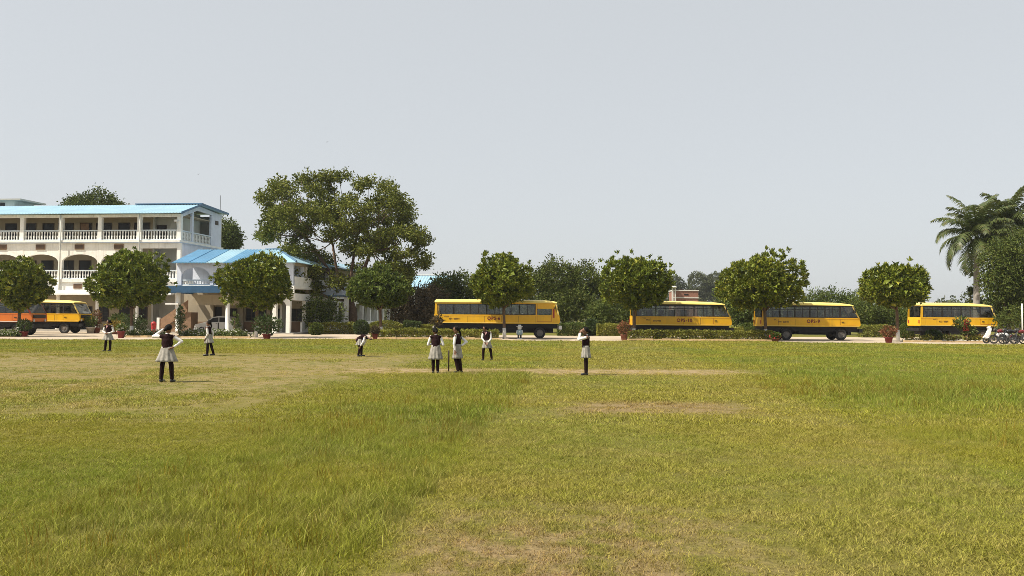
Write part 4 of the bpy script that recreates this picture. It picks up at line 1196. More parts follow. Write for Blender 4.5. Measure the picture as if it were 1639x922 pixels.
def hedge(label, x0p, x1p, d, h, depth=0.9, m='leaf_hedge', seed=0, round_=False, name='hedge', leaf=0.13, dens=1.0):
    rng = np.random.default_rng(seed + 300)
    a, b = gx(x0p, d), gx(x1p, d)
    t = thing(name, label, 'hedge' if name == 'hedge' else 'bush', ((a + b) / 2, d, 0))
    L = b - a
    area = L * h * 2 + L * depth + 2 * depth * h
    n = int(area * 520 * dens * (0.13 / leaf) ** 1.6)
    if round_:
        u = rand_dirs(n, rng)
        f = lumpy(u, rng, 20, 0.10) * rng.uniform(.86, 1.02, n)
        P = u * f[:, None] * np.array([L / 2, depth / 2, h * 0.56]) + np.array([0, 0, h * 0.46])
        N = u
    else:
        x = rng.uniform(-L / 2, L / 2, n); s = rng.uniform(size=n)
        tot = 2 * h + depth
        q = s * tot
        y = np.where(q < h, -depth / 2, np.where(q < h + depth, q - h - depth / 2, depth / 2))
        z = np.where(q < h, q, np.where(q < h + depth, h, q - h - depth))
        nrm = np.stack([np.zeros(n), np.where(q < h, -1, np.where(q < h + depth, 0, 1.)), np.where((q >= h) & (q < h + depth), 1., 0)], 1)
        e = rng.uniform(size=n) < 2 * depth * h / area
        x = np.where(e, np.where(rng.uniform(size=n) < .5, -L / 2, L / 2), x)
        y = np.where(e, rng.uniform(-depth / 2, depth / 2, n), y); z = np.where(e, rng.uniform(0, h, n), z)
        bump = (vnoise(x + a, z + y, 2.2, 3) - 0.5) * 0.16 + (vnoise(x + a, z - y, 6.0, 4) - .5) * .08
        P = np.stack([x, y, z], 1) + nrm * (bump[:, None] - rng.uniform(0, 0.10, (n, 1)))
        P[:, 2] += np.where(z > h * .7, (vnoise(x + a, y, 1.3, 9) - .5) * .12, 0)
        N = nrm
    P[:, 2] = np.maximum(P[:, 2], 0.02)
    D = N * .6 + rng.normal(size=(n, 3)) * .7 + np.array([0, 0, .25])
    ll = rng.uniform(.6, 1.3, n) * leaf
    link('foliage', leaves_mesh('foliage', P, D, ll, ll * .5, m, rng), t)
    k = MB()
    for i in range(max(2, int(L / 0.5))):
        xx = -L / 2 + (i + .5) * L / max(2, int(L / 0.5))
        for dx in (-.14, .0, .14):
            k.tube([(xx + dx * .3, 0, -.02), (xx + dx, rng.uniform(-.2, .2) * depth, h * .8)], [.022, .01], 5)
    k.build('stems', 'bark', t)
    return t

hedge('low clipped hedge in front of the longest bus', 596, 797, 61.0, 0.62, 0.8, seed=1)
hedge('low clipped hedge in front of the bus OPS-10', 1006, 1236, 60.6, 0.64, 0.8, seed=2)
hedge('clipped hedge beside the big tree trunk', 497, 566, 74.5, 0.95, 0.9, seed=3)
hedge('dark round clipped bush behind the stooping pupil', 567, 591, 72.8, 1.2, 1.3, 'leaf_hedge_dark', 4, True, 'round_bush')
hedge('mounded green hedge under the pale clipped tree', 588, 646, 74.2, 1.15, 1.1, seed=5, round_=True, name='mounded_bush')
hedge('dark box clipped bush left of the longest bus', 648, 673, 74.6, 1.1, 1.1, 'leaf_hedge_dark', 6, name='clipped_bush')
hedge('short hedge at the tail of the longest bus', 674, 700, 74.6, 0.85, 0.8, seed=7)
hedge('clipped hedge at the nose of the longest bus', 893, 936, 72.6, 1.05, 1.0, 'leaf_mid', 8)
hedge('dark bush behind the pupil shading her eyes', 934, 960, 73.8, 1.35, 1.3, 'leaf_hedge_dark', 9, True, 'round_bush')
hedge('clipped hedge left of the bus OPS-10', 956, 1004, 73.0, 0.95, 0.9, seed=10)
hedge('green round bush between the buses OPS-10 and OPS-9', 1183, 1212, 73.0, 1.15, 1.2, 'leaf_mid', 11, True, 'round_bush')
hedge('short yellowish hedge at the nose of bus OPS-10', 1170, 1188, 72.8, 0.75, 0.8, seed=12)
hedge('yellow green hedge between bus OPS-9 and the lone tree', 1376, 1424, 72.8, 0.98, 0.9, seed=13)
hedge('green clipped bush beside the lone clipped tree trunk', 1440, 1463, 70.5, 1.25, 1.2, 'leaf_mid', 14, True, 'round_bush')
hedge('round shrub before the rear wheel of the rightmost bus', 1480, 1506, 60.5, 0.8, 0.9, 'leaf_hedge_dark', 15, True, 'round_bush')
hedge('upright bush beside the school path left of the hedge', 497, 517, 70.5, 1.0, 0.9, 'leaf_mid', 16, True, 'round_bush')

def bed(label, x0p, x1p, d, seed, hmax=0.5, flower='petal_white', fl=0.12, n=90, m='leaf_mid', depth=1.4):
    """flower bed: one mass of low plants with flowers"""
    rng = np.random.default_rng(seed)
    a, b = gx(x0p, d), gx(x1p, d)
    t = thing('flower_bed', label, 'flower bed', ((a + b) / 2, d, 0))
    L = b - a
    c = np.stack([rng.uniform(-L / 2, L / 2, n), rng.uniform(-depth / 2, depth / 2, n), np.zeros(n)], 1)
    hh = rng.uniform(.35, 1, n) * hmax
    k = 26
    P = np.repeat(c, k, 0) + rng.normal(size=(n * k, 3)) * np.array([.14, .12, 0])
    P[:, 2] = rng.uniform(0.02, 1, n * k) * np.repeat(hh, k)
    D = rng.normal(size=(n * k, 3)) * .7 + np.array([0, 0, .6])
    ll = rng.uniform(.08, .2, n * k)
    link('foliage', leaves_mesh('foliage', P, D, ll, ll * .45, m, rng), t)
    nf = int(n * k * fl)
    i = rng.choice(n * k, nf, replace=False)
    Q = P[i]; Q[:, 2] = np.repeat(hh, k)[i] * rng.uniform(.75, 1.1, nf)
    link('flowers', leaves_mesh('flowers', Q, rng.normal(size=(nf, 3)) + np.array([0, 0, .5]), rng.uniform(.06, .13, nf), .09, flower, rng), t)
    s = MB(); s.box(-L / 2 - .1, L / 2 + .1, -depth / 2 - .1, depth / 2 + .1, -0.02, 0.035); s.build('soil', 'soil', t)
    return t
bed('bed of low plants with white flowers before the school steps', 203, 262, 61.5, 71, 0.55)
bed('bed of white flowering plants in front of the parked car', 292, 400, 62.5, 72, 0.6, n=130)
bed('small flower bed at the left edge under the clipped tree', 2, 34, 60.5, 73, 0.5, n=50)
bed('loose bed of low shrubs in front of the rightmost bus', 1448, 1580, 60.2, 74, 0.55, 'leaf_copper', 0.1, n=70, m='leaf_hedge')

def kerb(label, x0p, x1p, d):
    a, b = gx(x0p, d), gx(x1p, d)
    t = thing('kerb', label, 'kerb', (a, d, 0))
    n = max(2, int((b - a) / 0.6))
    for i in range(n):                      # stones laid end to end
        x = (b - a) * i / n; h = 0.12 + rs.uniform(-.02, .02); y = rs.uniform(-.02, .02)
        MB().box(x + .008, x + (b - a) / n - .008, y - .09, y + .09, -.03, h).build('kerb_stone', 'kerb_yellow', t)
kerb('yellowish kerb below the hedge of the longest bus', 594, 802, 60.3)
kerb('yellowish kerb below the hedge of bus OPS-10', 1004, 1240, 59.9)
kerb('yellowish kerb along the bed of the rightmost bus', 1446, 1582, 58.9)
kerb('yellowish kerb along the school flower beds', 203, 402, 60.6)

def potted(label, px, d, m, pot='terracotta', ph=0.42, pr=0.3, plant=(0.55, 0.9), seed=0, leaf=0.18, aspect=.4, flower=None):
    rng = np.random.default_rng(seed + 900)
    t = thing('potted_plant', label, 'potted plant', (gx(px, d), d, 0))
    MB().lathe([(pr * .62, 0), (pr * .7, .02), (pr * .95, ph * .82), (pr * 1.08, ph * .84), (pr * 1.08, ph), (pr * .92, ph), (pr * .9, ph * .9)], 16).build('pot', pot, t, True)
    MB().lathe([(pr * .88, ph * .86), (pr * .87, ph * .91)], 14).build('soil', 'soil', t)
    rad, hgt = plant
    n = 420
    u = rand_dirs(n, rng)
    P = u * rng.uniform(.25, 1, (n, 1)) ** .5 * np.array([rad, rad, hgt / 2]) + np.array([0, 0, ph + hgt * .48])
    link('foliage', leaves_mesh('foliage', P, u * .5 + rng.normal(size=(n, 3)) * .5 + np.array([0, 0, .4]), rng.uniform(.6, 1.3, n) * leaf, leaf * aspect, m, rng), t)
    st = MB()
    for i in range(6):
        st.tube([(0, 0, ph * .85), (rng.normal() * rad * .35, rng.normal() * rad * .35, ph + hgt * .7)], [.02, .008], 5)
    st.build('stems', 'bark', t)
    if flower:
        i = rng.choice(n, 60)
        link('flowers', leaves_mesh('flowers', P[i] + u[i] * .06, rng.normal(size=(60, 3)), .12, .1, flower, rng), t)
    return t
potted('dark leafy plant in a dull red pot by the orange bus', 40, 60.5, 'leaf_hedge_dark', 'pot_red', .38, .28, (.5, .85), 1)
potted('red pot with small white blossoms right of the standing left pupil', 195, 58.5, 'leaf_mid', 'pot_red', .5, .26, (.3, .4), 2, flower='petal_white')
potted('large dark palm-like plant in a red tub before the arch piers', 428, 58.5, 'leaf_hedge_dark', 'pot_red', .34, .30, (.95, 1.25), 3, .34, .2)
potted('small red pot at the end of the low hedge by the stooping pupil', 601, 59.4, 'leaf_dry', 'pot_red', .38, .22, (.3, .5), 4)
potted('terracotta pot with reddish plant at the hedge end by OPS-10', 999, 59.0, 'leaf_copper', 'terracotta', .42, .25, (.42, .95), 5)
potted('low pinkish pot with red flowers before the rear wheel of OPS-9', 1241, 58.3, 'leaf_mid', 'terracotta', .26, .28, (.3, .3), 6, flower='petal_red')
potted('red pot with copper leaved plant left of the lone tree trunk', 1422, 57.0, 'leaf_copper', 'pot_red', .40, .27, (.5, .75), 7)
potted('tall plant with orange blossom by the ground floor verandah', 156, 72.5, 'leaf_copper', 'terracotta', .5, .3, (.35, 1.5), 8, flower='leaf_gold')
potted('golden leaved plant right of the standing left pupil', 184, 69.5, 'leaf_gold', 'terracotta', .3, .4, (.65, .7), 9, .3, .25)
potted('white pot with bushy plant at the verandah corner', 146, 72.0, 'leaf_mid', 'stone_white', .55, .35, (.5, .9), 10)
potted('arching green plant in a pot before the verandah column', 192, 72.5, 'leaf_mid', 'terracotta', .5, .32, (.75, 1.1), 11, .36, .16)
LT('dark_bush', 'dark bushy shrub at the foot of the tree beside the steps', 'shrub', 216, 68.5, [(212, 516, 16, 12, 0), (228, 520, 12, 10, 0)], 'leaf_hedge_dark', 58, 0.18, 1.6, trunk=False)
LT('cypress', 'narrow dark cypress right of the white porch column', 'tree', 289, 71.8, [(289, 520, 8, 10, 0), (289, 508, 7, 12, 0), (290, 497, 4, 9, 0)], 'leaf_hedge_dark', 59, 0.16, 2.6, upright=.9, aspect=.25)
LT('cypress', 'small green cypress right of the second porch column', 'tree', 377, 71.8, [(377, 522, 8, 9, 0), (377, 510, 5, 11, 0)], 'leaf_mid', 60, 0.15, 2.6, upright=.9, aspect=.25)
LT('flowering_shrub', 'leafy shrub with red flowers before the rightmost bus', 'shrub', 1544, 60.0, [(1538, 519, 11, 10, 0), (1548, 528, 10, 10, 0)], 'leaf_bright', 63, 0.2, 1.5, trunk=False)
LT('red_shrub', 'thin shrub of red leaves touching the rightmost bus side', 'shrub', 1548, 59.8, [(1546, 520, 4, 8, 0)], 'petal_red', 64, 0.12, 1.2, trunk=False)
LT('palm_sprig', 'spiky dry plant against the rear corner of the longest bus', 'shrub', 701, 62.3, [(701, 514, 9, 7, 0)], 'leaf_dry', 65, 0.25, 1.6, trunk=False, aspect=.2, upright=.5)

def white_stones():
    rng = random.Random(4)
    for i in range(14):
        px = 1462 + i * 8.4 + rng.uniform(-2, 2); d = 59.3 + rng.uniform(-.1, .1)
        s = rng.uniform(.12, .2)
        b = MB().ball((0, 0, s * .5), s, s * .7, s * .6, 8, 6)
        b.v = [(x * (1 + rng.uniform(-.1, .1)), y * (1 + rng.uniform(-.1, .1)), max(-.01, z)) for x, y, z in b.v]
        o = b.build('border_stone', 'stone_white', None, False, (gx(px, d), d, 0))
        tag(o, 'pale stone edging the bed before the rightmost bus', 'stone', 'border stones of the right bed')
white_stones()

# ================================================================== VEHICLES
def wheel(parent, x, y, z, r, w, facing=-1, rim='rim_grey', name='wheel'):
    ri = r * 0.60
    prof = [(ri, -w / 2), (r * .9, -w / 2), (r * .985, -w * .36), (r, -w * .15), (r, w * .15), (r * .985, w * .36), (r * .9, w / 2), (ri, w / 2)]
    t = MB()
    n = 28
    vs, fs = [], []
    for rr, h in prof:
        for k in range(n):
            a = 2 * math.pi * k / n
            vs.append((rr * math.cos(a), h, rr * math.sin(a)))
    m = len(prof)
    for i in range(m):
        j = (i + 1) % m
        for k in range(n):
            q = (k + 1) % n
            fs.append((i * n + k, i * n + q, j * n + q, j * n + k))
    t.add(vs, fs)
    o = t.build(name, 'tyre', parent, True, (x, y, z))
    s = facing
    d = MB().lathe([(ri * 1.01, s * w * .30), (ri * .96, s * w * .42), (ri * .80, s * w * .22), (ri * .45, s * w * .20), (ri * .40, s * w * .46), (ri * .12, s * w * .50)], 20, axis='Y')
    d.build('rim', rim, o)
    b = MB()
    for k in range(6):
        a = k * math.pi / 3
        b.ball((ri * .62 * math.cos(a), s * w * .23, ri * .62 * math.sin(a)), ri * .09, w * .04, ri * .09, 6, 4)
    b.build('wheel_nuts', 'bus_black', o)
    return o

def text(parent, body, x, y, z, size, m, offs=0.012, spacing=1.0):
    c = bpy.data.curves.new('lettering', 'FONT')
    c.body = body; c.size = size; c.space_character = spacing
    c.materials.append(MATS[m])
    tmp = bpy.data.objects.new('lettering', c)
    base = bpy.data.meshes.new_from_object(tmp)
    bpy.data.objects.remove(tmp)
    mb = MB(); pv = [tuple(v.co) for v in base.vertices]; pf = [tuple(p.vertices) for p in base.polygons]
    for q, (ox, oz) in enumerate(((0, 0), (.018, 0), (.009, .014), (.009, -.014))):      # brush-thick strokes
        mb.add([(a + ox, b + oz, c_ + .0006 * q) for a, b, c_ in pv], pf)
    me = mb.mesh('lettering', m)
    o = link('lettering', me, parent, (x, y, z))
    o.rotation_euler = (R(90), 0, 0)
    return o

def script_marks(parent, x, y, z, words, m='letter_dark', h=0.13, seed=0):
    """small hand-painted script line, unreadable at this distance: head stroke with hanging letter strokes"""
    rng = random.Random(seed); mb = MB()
    for n in words:
        mb.box(x, x + n * .085, y - .004, y, z + h - .022, z + h)
        for k in range(n):
            xx = x + k * .085
            mb.box(xx + .05, xx + .068, y - .004, y, z, z + h - .023)
            zz_ = z + rng.uniform(.02, .06)
            mb.box(xx + .008, xx + .048, y - .004, y, zz_, zz_ + .022)
            if rng.random() < .4: mb.box(xx + .01, xx + .028, y - .004, y, zz_ + .024, z + h - .024)
        x += n * .085 + .1
    return mb.build('script', m, parent)

def bus(label, px_rear, d, L, xr, zs, wins, wr, wf, rad=0.41, W=2.15, body='bus_yellow', roof='bus_roof_yellow', style=2, word=None, script=None, xrr=0.06, stripe=None, rz=0.0, group='yellow school buses'):
    zb, zw0, zw1, zt = zs
    t = thing('school_bus', label, 'bus', (gx(px_rear, d), d, 0), rz, group)
    yn, yf = 0.0, W
    drop = 0.03 if style == 1 else 0.06          # front of the window line sits slightly lower
    # lower body: two sides, tail, nose, floor
    b = MB()
    side = [(0.0, zb + .02), (L * .45, zb), (L - .12, zb - .02), (L, zb + .12), (L - .06, zw0 - .02), (0.035, zw0)]
    b.prism(side, yn, yn + .05).prism(side, yf - .05, yf)
    b.box(0.01, .06, yn + .052, yf - .052, zb, zw0 - .002).box(.07, L - .1, yn + .052, yf - .052, zb + .03, zb + .09)
    b.add([(L - .02, yn + .053, zb + .1), (L - .02, yf - .053, zb + .1), (L - .08, yf - .053, zw0 - .03), (L - .08, yn + .053, zw0 - .03)], [(0, 1, 2, 3)])
    bo = b.build('body', body, t)
    # rub rails proud of the sheet metal, cream lower edge
    MB().box(0.02, L - .07, yn - .014, yn - .001, zw0 - .10, zw0 - .06).build('rub_rail', body, t)
    MB().box(0.02, L - .14, yn - .012, yn - .001, zb + .03, zb + .07).build('rub_rail', stripe or 'bus_roof_yellow', t)
    for i in range(1, int(L / 1.25)):                 # sheet joints
        MB().box(i * 1.25 - .008, i * 1.25 + .008, yn - .004, yn - .0003, zb + .08, zw0 - .11).build('sheet_joint', 'letter_dark', t)
    # strip above the windows
    c = MB()
    ze = zt - .24
    for y0, y1 in ((yn + .003, yn + .05), (yf - .05, yf - .003)):
        c.box(xrr, xr - .02, y0, y1, zw1, ze + .02)
    c.box(xrr, xrr + .05, yn + .052, yf - .052, zw1, ze + .02)
    c.build('cant_rail', body if style == 1 else 'frame_black', t)
    # roof shell with rounded cross-section, falling away at the nose
    m = 14; prof = []
    for i in range(m + 1):
        a = math.pi * i / m
        prof.append((W / 2 - (W / 2 + .03) * math.cos(a), math.sin(a) ** 0.55))
    rowsx = [(-.02 + xrr, .72), (xrr + .06, .95), (xrr + .25, 1.0), (L * .55, 1.0), (xr - 1.0, .93), (xr - .25, .70), (xr + .06, .45), (xr + .10, .30)]
    vs, fs = [], []
    for (x, k) in rowsx:
        dz = -drop * max(0, (x - L * .5) / (L * .5))
        for (y, f) in prof: vs.append((x, y, ze + dz + f * .24 * k))
        for (y, f) in prof[::-1]: vs.append((x, y, ze + dz - .02))
    k2 = 2 * (m + 1)
    for i in range(len(rowsx) - 1):
        for j in range(k2):
            q = (j + 1) % k2
            fs.append((i * k2 + j, i * k2 + q, (i + 1) * k2 + q, (i + 1) * k2 + j))
    fs += [tuple(range(k2 - 1, -1, -1)), tuple(range((len(rowsx) - 1) * k2, len(rowsx) * k2))]
    MB().add(vs, fs).build('roof', roof, t, True)
    # pillars
    for y0, y1 in ((yn + .002, yn + .052), (yf - .052, yf - .002)):
        MB().prism([(.036, zw0), (.20, zw0), (.22, zw1), (xrr + .01, zw1)], y0, y1).build('rear_pillar', body, t)
        MB().prism([(L - .18, zw0 - .02), (L - .07, zw0 - .02), (xr + .05, ze - drop), (xr - .05, ze - drop)], y0 - .004, y1).build('front_pillar', roof, t)
    # windows: black frame, sliding panes, both sides
    for si, yy in enumerate((yn + .012, yf - .04)):
        for (x0, x1) in wins:
            f = MB(); fr = .035
            f.box(x0, x0 + fr, yy, yy + .03, zw0, zw1).box(x1 - fr, x1, yy, yy + .03, zw0, zw1)
            f.box(x0 + fr, x1 - fr, yy, yy + .03, zw1 - fr, zw1).box(x0 + fr, x1 - fr, yy, yy + .03, zw0, zw0 + fr)
            xm = (x0 + x1) / 2
            f.box(xm - .018, xm + .018, yy + .002, yy + .028, zw0 + fr, zw1 - fr)
            if style == 2: f.box(x0 + fr, x1 - fr, yy + .003, yy + .027, zw1 - .22, zw1 - .19)
            o = f.build('window', 'frame_black', t)
            MB().box(x0 + fr, x1 - fr, yy + .012, yy + .018, zw0 + fr, zw1 - fr).build('pane', 'bus_glass', o)
        # guard bars inside
    # cab
    xl = wins[-1][1]
    for si, (y0, y1) in enumerate(((yn + .004, yn + .045), (yf - .045, yf - .004))):
        if style == 1:
            dz0, dz1 = zw0 - .03, zw0 + .45
            q = MB().prism([(xl, zw0), (xl + .1, zw0), (xl + .1, zw1), (xl, zw1)], y0, y1).prism([(xl + .101, dz1), (L - .45, dz1), (xr - .02, zw1), (xl + .101, zw1)], y0, y1)
            q.prism([(L - .62, zw0), (L - .2, zw0), (L - .36, dz1 - .002), (L - .62, dz1 - .002)], y0, y1)
            q.build('cab_panel', body, t)
            MB().prism([(xl + .12, zw0 + .02), (L - .63, zw0 + .02), (L - .63, dz1 - .02), (xl + .12, dz1 - .02)], y0 + .015, y0 + .02).build('pane', 'bus_glass', t)
            if si == 0:
                MB().box(xl + .10, xl + .12, yn - .006, yn - .0005, zb + .15, zw1).box(L - .66, L - .64, yn - .006, yn - .0005, zb + .15, zw0).box(xl + .121, L - .661, yn - .006, yn - .0005, zb + .14, zb + .16).build('door_seam', 'bus_red', t)
                MB().box(L - .55, L - .42, yn - .02, yn - .003, zw0 - .22, zw0 + .45).build('mirror_bracket', 'bus_red', t)
        else:
            q = MB().prism([(xl, zw0), (xl + .07, zw0), (xl + .07, zw1), (xl, zw1)], y0, y1)
            q.prism([(xl + .071, zw0), (L - .19, zw0), (L - .21, zw0 + .05), (xl + .071, zw0 + .05)], y0, y1)
            q.build('cab_frame', 'frame_black', t)
            MB().prism([(xl + .071, zw0 + .05), (L - .21, zw0 + .05), (xr - .06, ze - drop), (xl + .071, ze - drop)], y0 + .015, y0 + .02).build('pane', 'bus_glass', t)
            if si == 0:
                dr = MB().box(xl + .02, xl + .035, yn - .006, yn - .0005, zb + .12, zw0 - .13).box(xl + .036, L - .35, yn - .006, yn - .0005, zb + .12, zb + .135)
                dr.build('door_seam', 'bus_red', t)
                MB().box(xl + .12, xl + .30, yn - .03, yn - .002, zw0 - .35, zw0 - .29).build('door_handle', 'frame_black', t)
    # windscreen and nose
    MB().add([(L - .065, yn + .06, zw0), (L - .065, yf - .06, zw0), (xr + .045, yf - .06, ze - drop), (xr + .045, yn + .06, ze - drop),
              (L - .075, yn + .06, zw0), (L - .075, yf - .06, zw0), (xr + .035, yf - .06, ze - drop), (xr + .035, yn + .06, ze - drop)],
             [(0, 1, 2, 3), (7, 6, 5, 4), (0, 4, 5, 1), (3, 2, 6, 7)]).build('windscreen', 'dark_glass', t)
    MB().box(L - .03, L + .012, yn + .25, yf - .25, zb + .30, zb + .55).build('grille', 'frame_black', t)
    MB().box(L - .1, L + .14, yn + .02, yf - .02, zb - .42, zb - .16).build('bumper', 'bus_black' if style == 2 else 'bus_white', t)
    for y in (yn + .3, yf - .3):
        MB().ball((L + .0, y, zb + .12), .05, .11, .11, 12, 8).build('headlight', 'lamp_lens', t, True)
    MB().box(xr + .12, xr + .17, yn - .22, yn - .06, zw1 - .45, zw1 - .12).tube([(xr + .05, yn, zw1), (xr + .14, yn - .14, zw1 - .1)], [.012, .012], 5).build('mirror', 'frame_black', t)
    # tail
    MB().box(xrr - .01, xrr + .03, yn + .3, yf - .3, zw0 + .05, zw1 - .05).build('rear_window', 'dark_glass', t)
    for y in (yn + .15, yf - .28):
        MB().box(-.02, .008, y, y + .13, zb + .2, zb + .45).build('tail_lamp', 'bus_red', t)
    MB().box(-.10, -.02, yn + .05, yf - .05, zb - .38, zb - .2).build('rear_bumper', 'bus_white' if style == 1 else 'bus_black', t)
    # chassis, tank, mudguards
    k = MB().box(.12, L - .2, yn + .10, yf - .10, zb - .36, zb - .002)
    k.box(.25, L - .5, yn + .55, yf - .55, .42, zb - .362)
    k.box(wr + .9, wf - 1.0, yn + .14, yn + .6, .5, zb - .363)
    k.build('chassis', 'bus_black', t)
    for xw in (wr, wf):
        a_, n_ = [], 10
        for i in range(n_ + 1):
            an = math.pi * i / n_
            a_.append((xw + (rad + .11) * math.cos(an), rad + (rad + .11) * math.sin(an)))
        g = MB()
        for (xa, za), (xb, zb2) in zip(a_, a_[1:]):
            g.add([(xa, yn + .02, za), (xb, yn + .02, zb2), (xb, yn + .45, zb2), (xa, yn + .45, za)], [(0, 1, 2, 3)])
        g.build('mudguard', 'rim_grey' if (style == 1 and xw == wr) else 'bus_black', t)
        wheel(t, xw, yn + .20, rad, rad, .26, -1)
        wheel(t, xw, yf - .20, rad, rad, .26, 1)
    # seats
    sm = MB().box(-.22, .22, 0, .85, .38, .5).box(-.25, -.15, 0, .85, .501, 1.08)
    sme = sm.mesh('seat', 'seat_dark')
    for i in range(int((xl - 1.0) / .85)):
        for y in (.12, W - .97):
            link('seat', sme, t, (.75 + i * .85, y, zb + .09))
    if word:
        text(t, word[0], word[1], yn - .0165, word[2], word[3], 'letter_red', 0.0, 1.15)
    if script:
        for (x, z, ws, sd) in script: script_marks(t, x, yn - .006, z, ws, seed=sd)
    return t

def spans(a, b, n):
    w = (b - a) / n
    return [(a + i * w + .015, a + (i + 1) * w - .015) for i in range(n)]

S1 = 63.2 / F
bus('longest yellow bus lettered OPS-6 standing behind the girls', 695, 63.2, 9.35, 9.02, (1.10, 1.76, 2.55, 2.90), spans(.24, 7.55, 6), 3.0, 7.85, 0.42,
    style=1, word=('OPS-6', (780 - 695) * S1, 1.37, .33), script=[(.75, 1.55, [4], 1), (1.1, 1.36, [3, 5], 2)])
bus('yellow bus lettered OPS-10 behind the long low hedge', 1014, 63.6, 7.35, 6.75, (1.02, 1.70, 2.50, 2.86), spans(.24, 5.95, 4), 2.1, 6.0, 0.41,
    word=('OPS-10', (1083 - 1014) * 63.6 / F, 1.30, .33), script=[(.5, 1.52, [5], 3), (.95, 1.36, [3], 4), (1.45, 1.28, [7], 5)])
bus('yellow bus lettered OPS-9 with both wheels in clear view', 1219, 62.4, 7.25, 6.65, (1.00, 1.66, 2.46, 2.82), spans(.24, 5.75, 5), 1.85, 5.85, 0.42,
    word=('OPS-9', (1291 - 1219) * 62.4 / F, 1.28, .33), script=[(.9, 1.43, [3], 6), (1.2, 1.26, [3, 5], 7)])
bus('rightmost yellow bus behind the flowering shrub', 1473, 64.5, 5.85, 5.35, (1.08, 1.74, 2.55, 2.86), spans(.22, 4.55, 3), 1.35, 4.75, 0.41,
    script=[(.95, 1.55, [4], 8), (1.4, 1.34, [3, 4], 9)])
bus('yellow bus nose parked before the school verandah at left', -8, 71.0, 7.1, 6.5, (1.0, 1.68, 2.48, 2.84), spans(.24, 5.7, 5), 1.9, 5.75, 0.43)
bus('orange and red bus at the left edge behind the clipped tree', -112, 64.5, 7.75, 7.15, (1.0, 1.68, 2.45, 2.80), spans(.24, 6.3, 5), 2.0, 6.55, 0.43, body='bus_orange', roof='bus_red', stripe='bus_white')

def car():
    d = 74.6
    t = thing('parked_car', 'silver hatchback parked under the school porch', 'car', (gx(311, d), d, 0.0), BR)
    lo = [(.05, .30), (.02, .55), (.12, .78), (1.0, .98), (3.35, .98), (3.72, .92), (3.78, .55), (3.7, .30)]
    MB().prism(lo, 0, 1.6).build('body', 'car_silver', t)
    up = [(1.0, .982), (1.65, 1.42), (2.2, 1.50), (3.05, 1.47), (3.6, .982)]
    MB().prism(up, .1, 1.5).build('cabin', 'car_silver', t)
    for y0 in (.085, 1.505):
        MB().prism([(1.22, 1.0), (1.72, 1.36), (2.2, 1.41), (2.2, 1.0)], y0, y0 + .012).build('window', 'window_glass', t)
        MB().prism([(2.28, 1.0), (2.28, 1.41), (2.98, 1.39), (3.35, 1.0)], y0, y0 + .012).build('window', 'window_glass', t)
    MB().add([(.99, .18, 1.0), (.99, 1.42, 1.0), (1.62, 1.4, 1.425), (1.62, .2, 1.425)], [(0, 1, 2, 3)]).build('windscreen', 'window_glass', t)
    for x in (.72, 3.05):
        for y, s in ((.08, -1), (1.52, 1)):
            wheel(t, x, y, .30, .30, .19, s)
    MB().ball((.1, .25, .68), .1, .16, .08, 10, 6).build('headlight', 'lamp_lens', t, True)
    MB().ball((.1, 1.35, .68), .1, .16, .08, 10, 6).build('headlight', 'lamp_lens', t, True)
    MB().box(-.03, .06, .1, 1.5, .3, .5).build('bumper', 'car_silver', t)
    MB().box(2.18, 2.3, -.006, -.001, .4, .95).build('door_seam', 'frame_black', t)
    MB().box(2.0, 2.14, -.02, -.001, .84, .87).build('door_handle', 'frame_black', t)
    MB().box(1.3, 1.42, -.12, .08, .98, 1.1).build('mirror', 'car_silver', t)
car()

def spoked(parent, x, z, r, w=0.09):
    o = MB()
    n = 26
    vs, fs = [], []
    for k in range(n):
        a = 2 * math.pi * k / n
        for j in range(8):
            b = 2 * math.pi * j / 8
            rr = r - w / 2 + w / 2 * math.cos(b)
            vs.append((rr * math.cos(a), w / 2 * math.sin(b), rr * math.sin(a)))
    for k in range(n):
        for j in range(8):
            fs.append((k * 8 + j, k * 8 + (j + 1) % 8, ((k + 1) % n) * 8 + (j + 1) % 8, ((k + 1) % n) * 8 + j))
    t = o.add(vs, fs).build('wheel', 'tyre', parent, True, (x, 0, z))
    s = MB()
    for k in range(6):
        a = math.pi * k / 3
        s.tube([(0, 0, 0), ((r - w) * math.cos(a), 0, (r - w) * math.sin(a))], [.02, .015], 5)
    s.lathe([(.05, -.05), (.06, -.04), (.06, .04), (.05, .05)], 12, axis='Y')
    ri = MB(); n = 24
    prof = [(r - w * .95, -.03), (r - w * .8, -.035), (r - w * .8, .035), (r - w * .95, .03)]
    vs, fs = [], []
    for rr, h in prof:
        for k in range(n):
            a = 2 * math.pi * k / n; vs.append((rr * math.cos(a), h, rr * math.sin(a)))
    for i in range(4):
        for k in range(n):
            fs.append((i * n + k, i * n + (k + 1) % n, ((i + 1) % 4) * n + (k + 1) % n, ((i + 1) % 4) * n + k))
    s.add(vs, fs)
    s.build('rim', 'metal_dull', t)

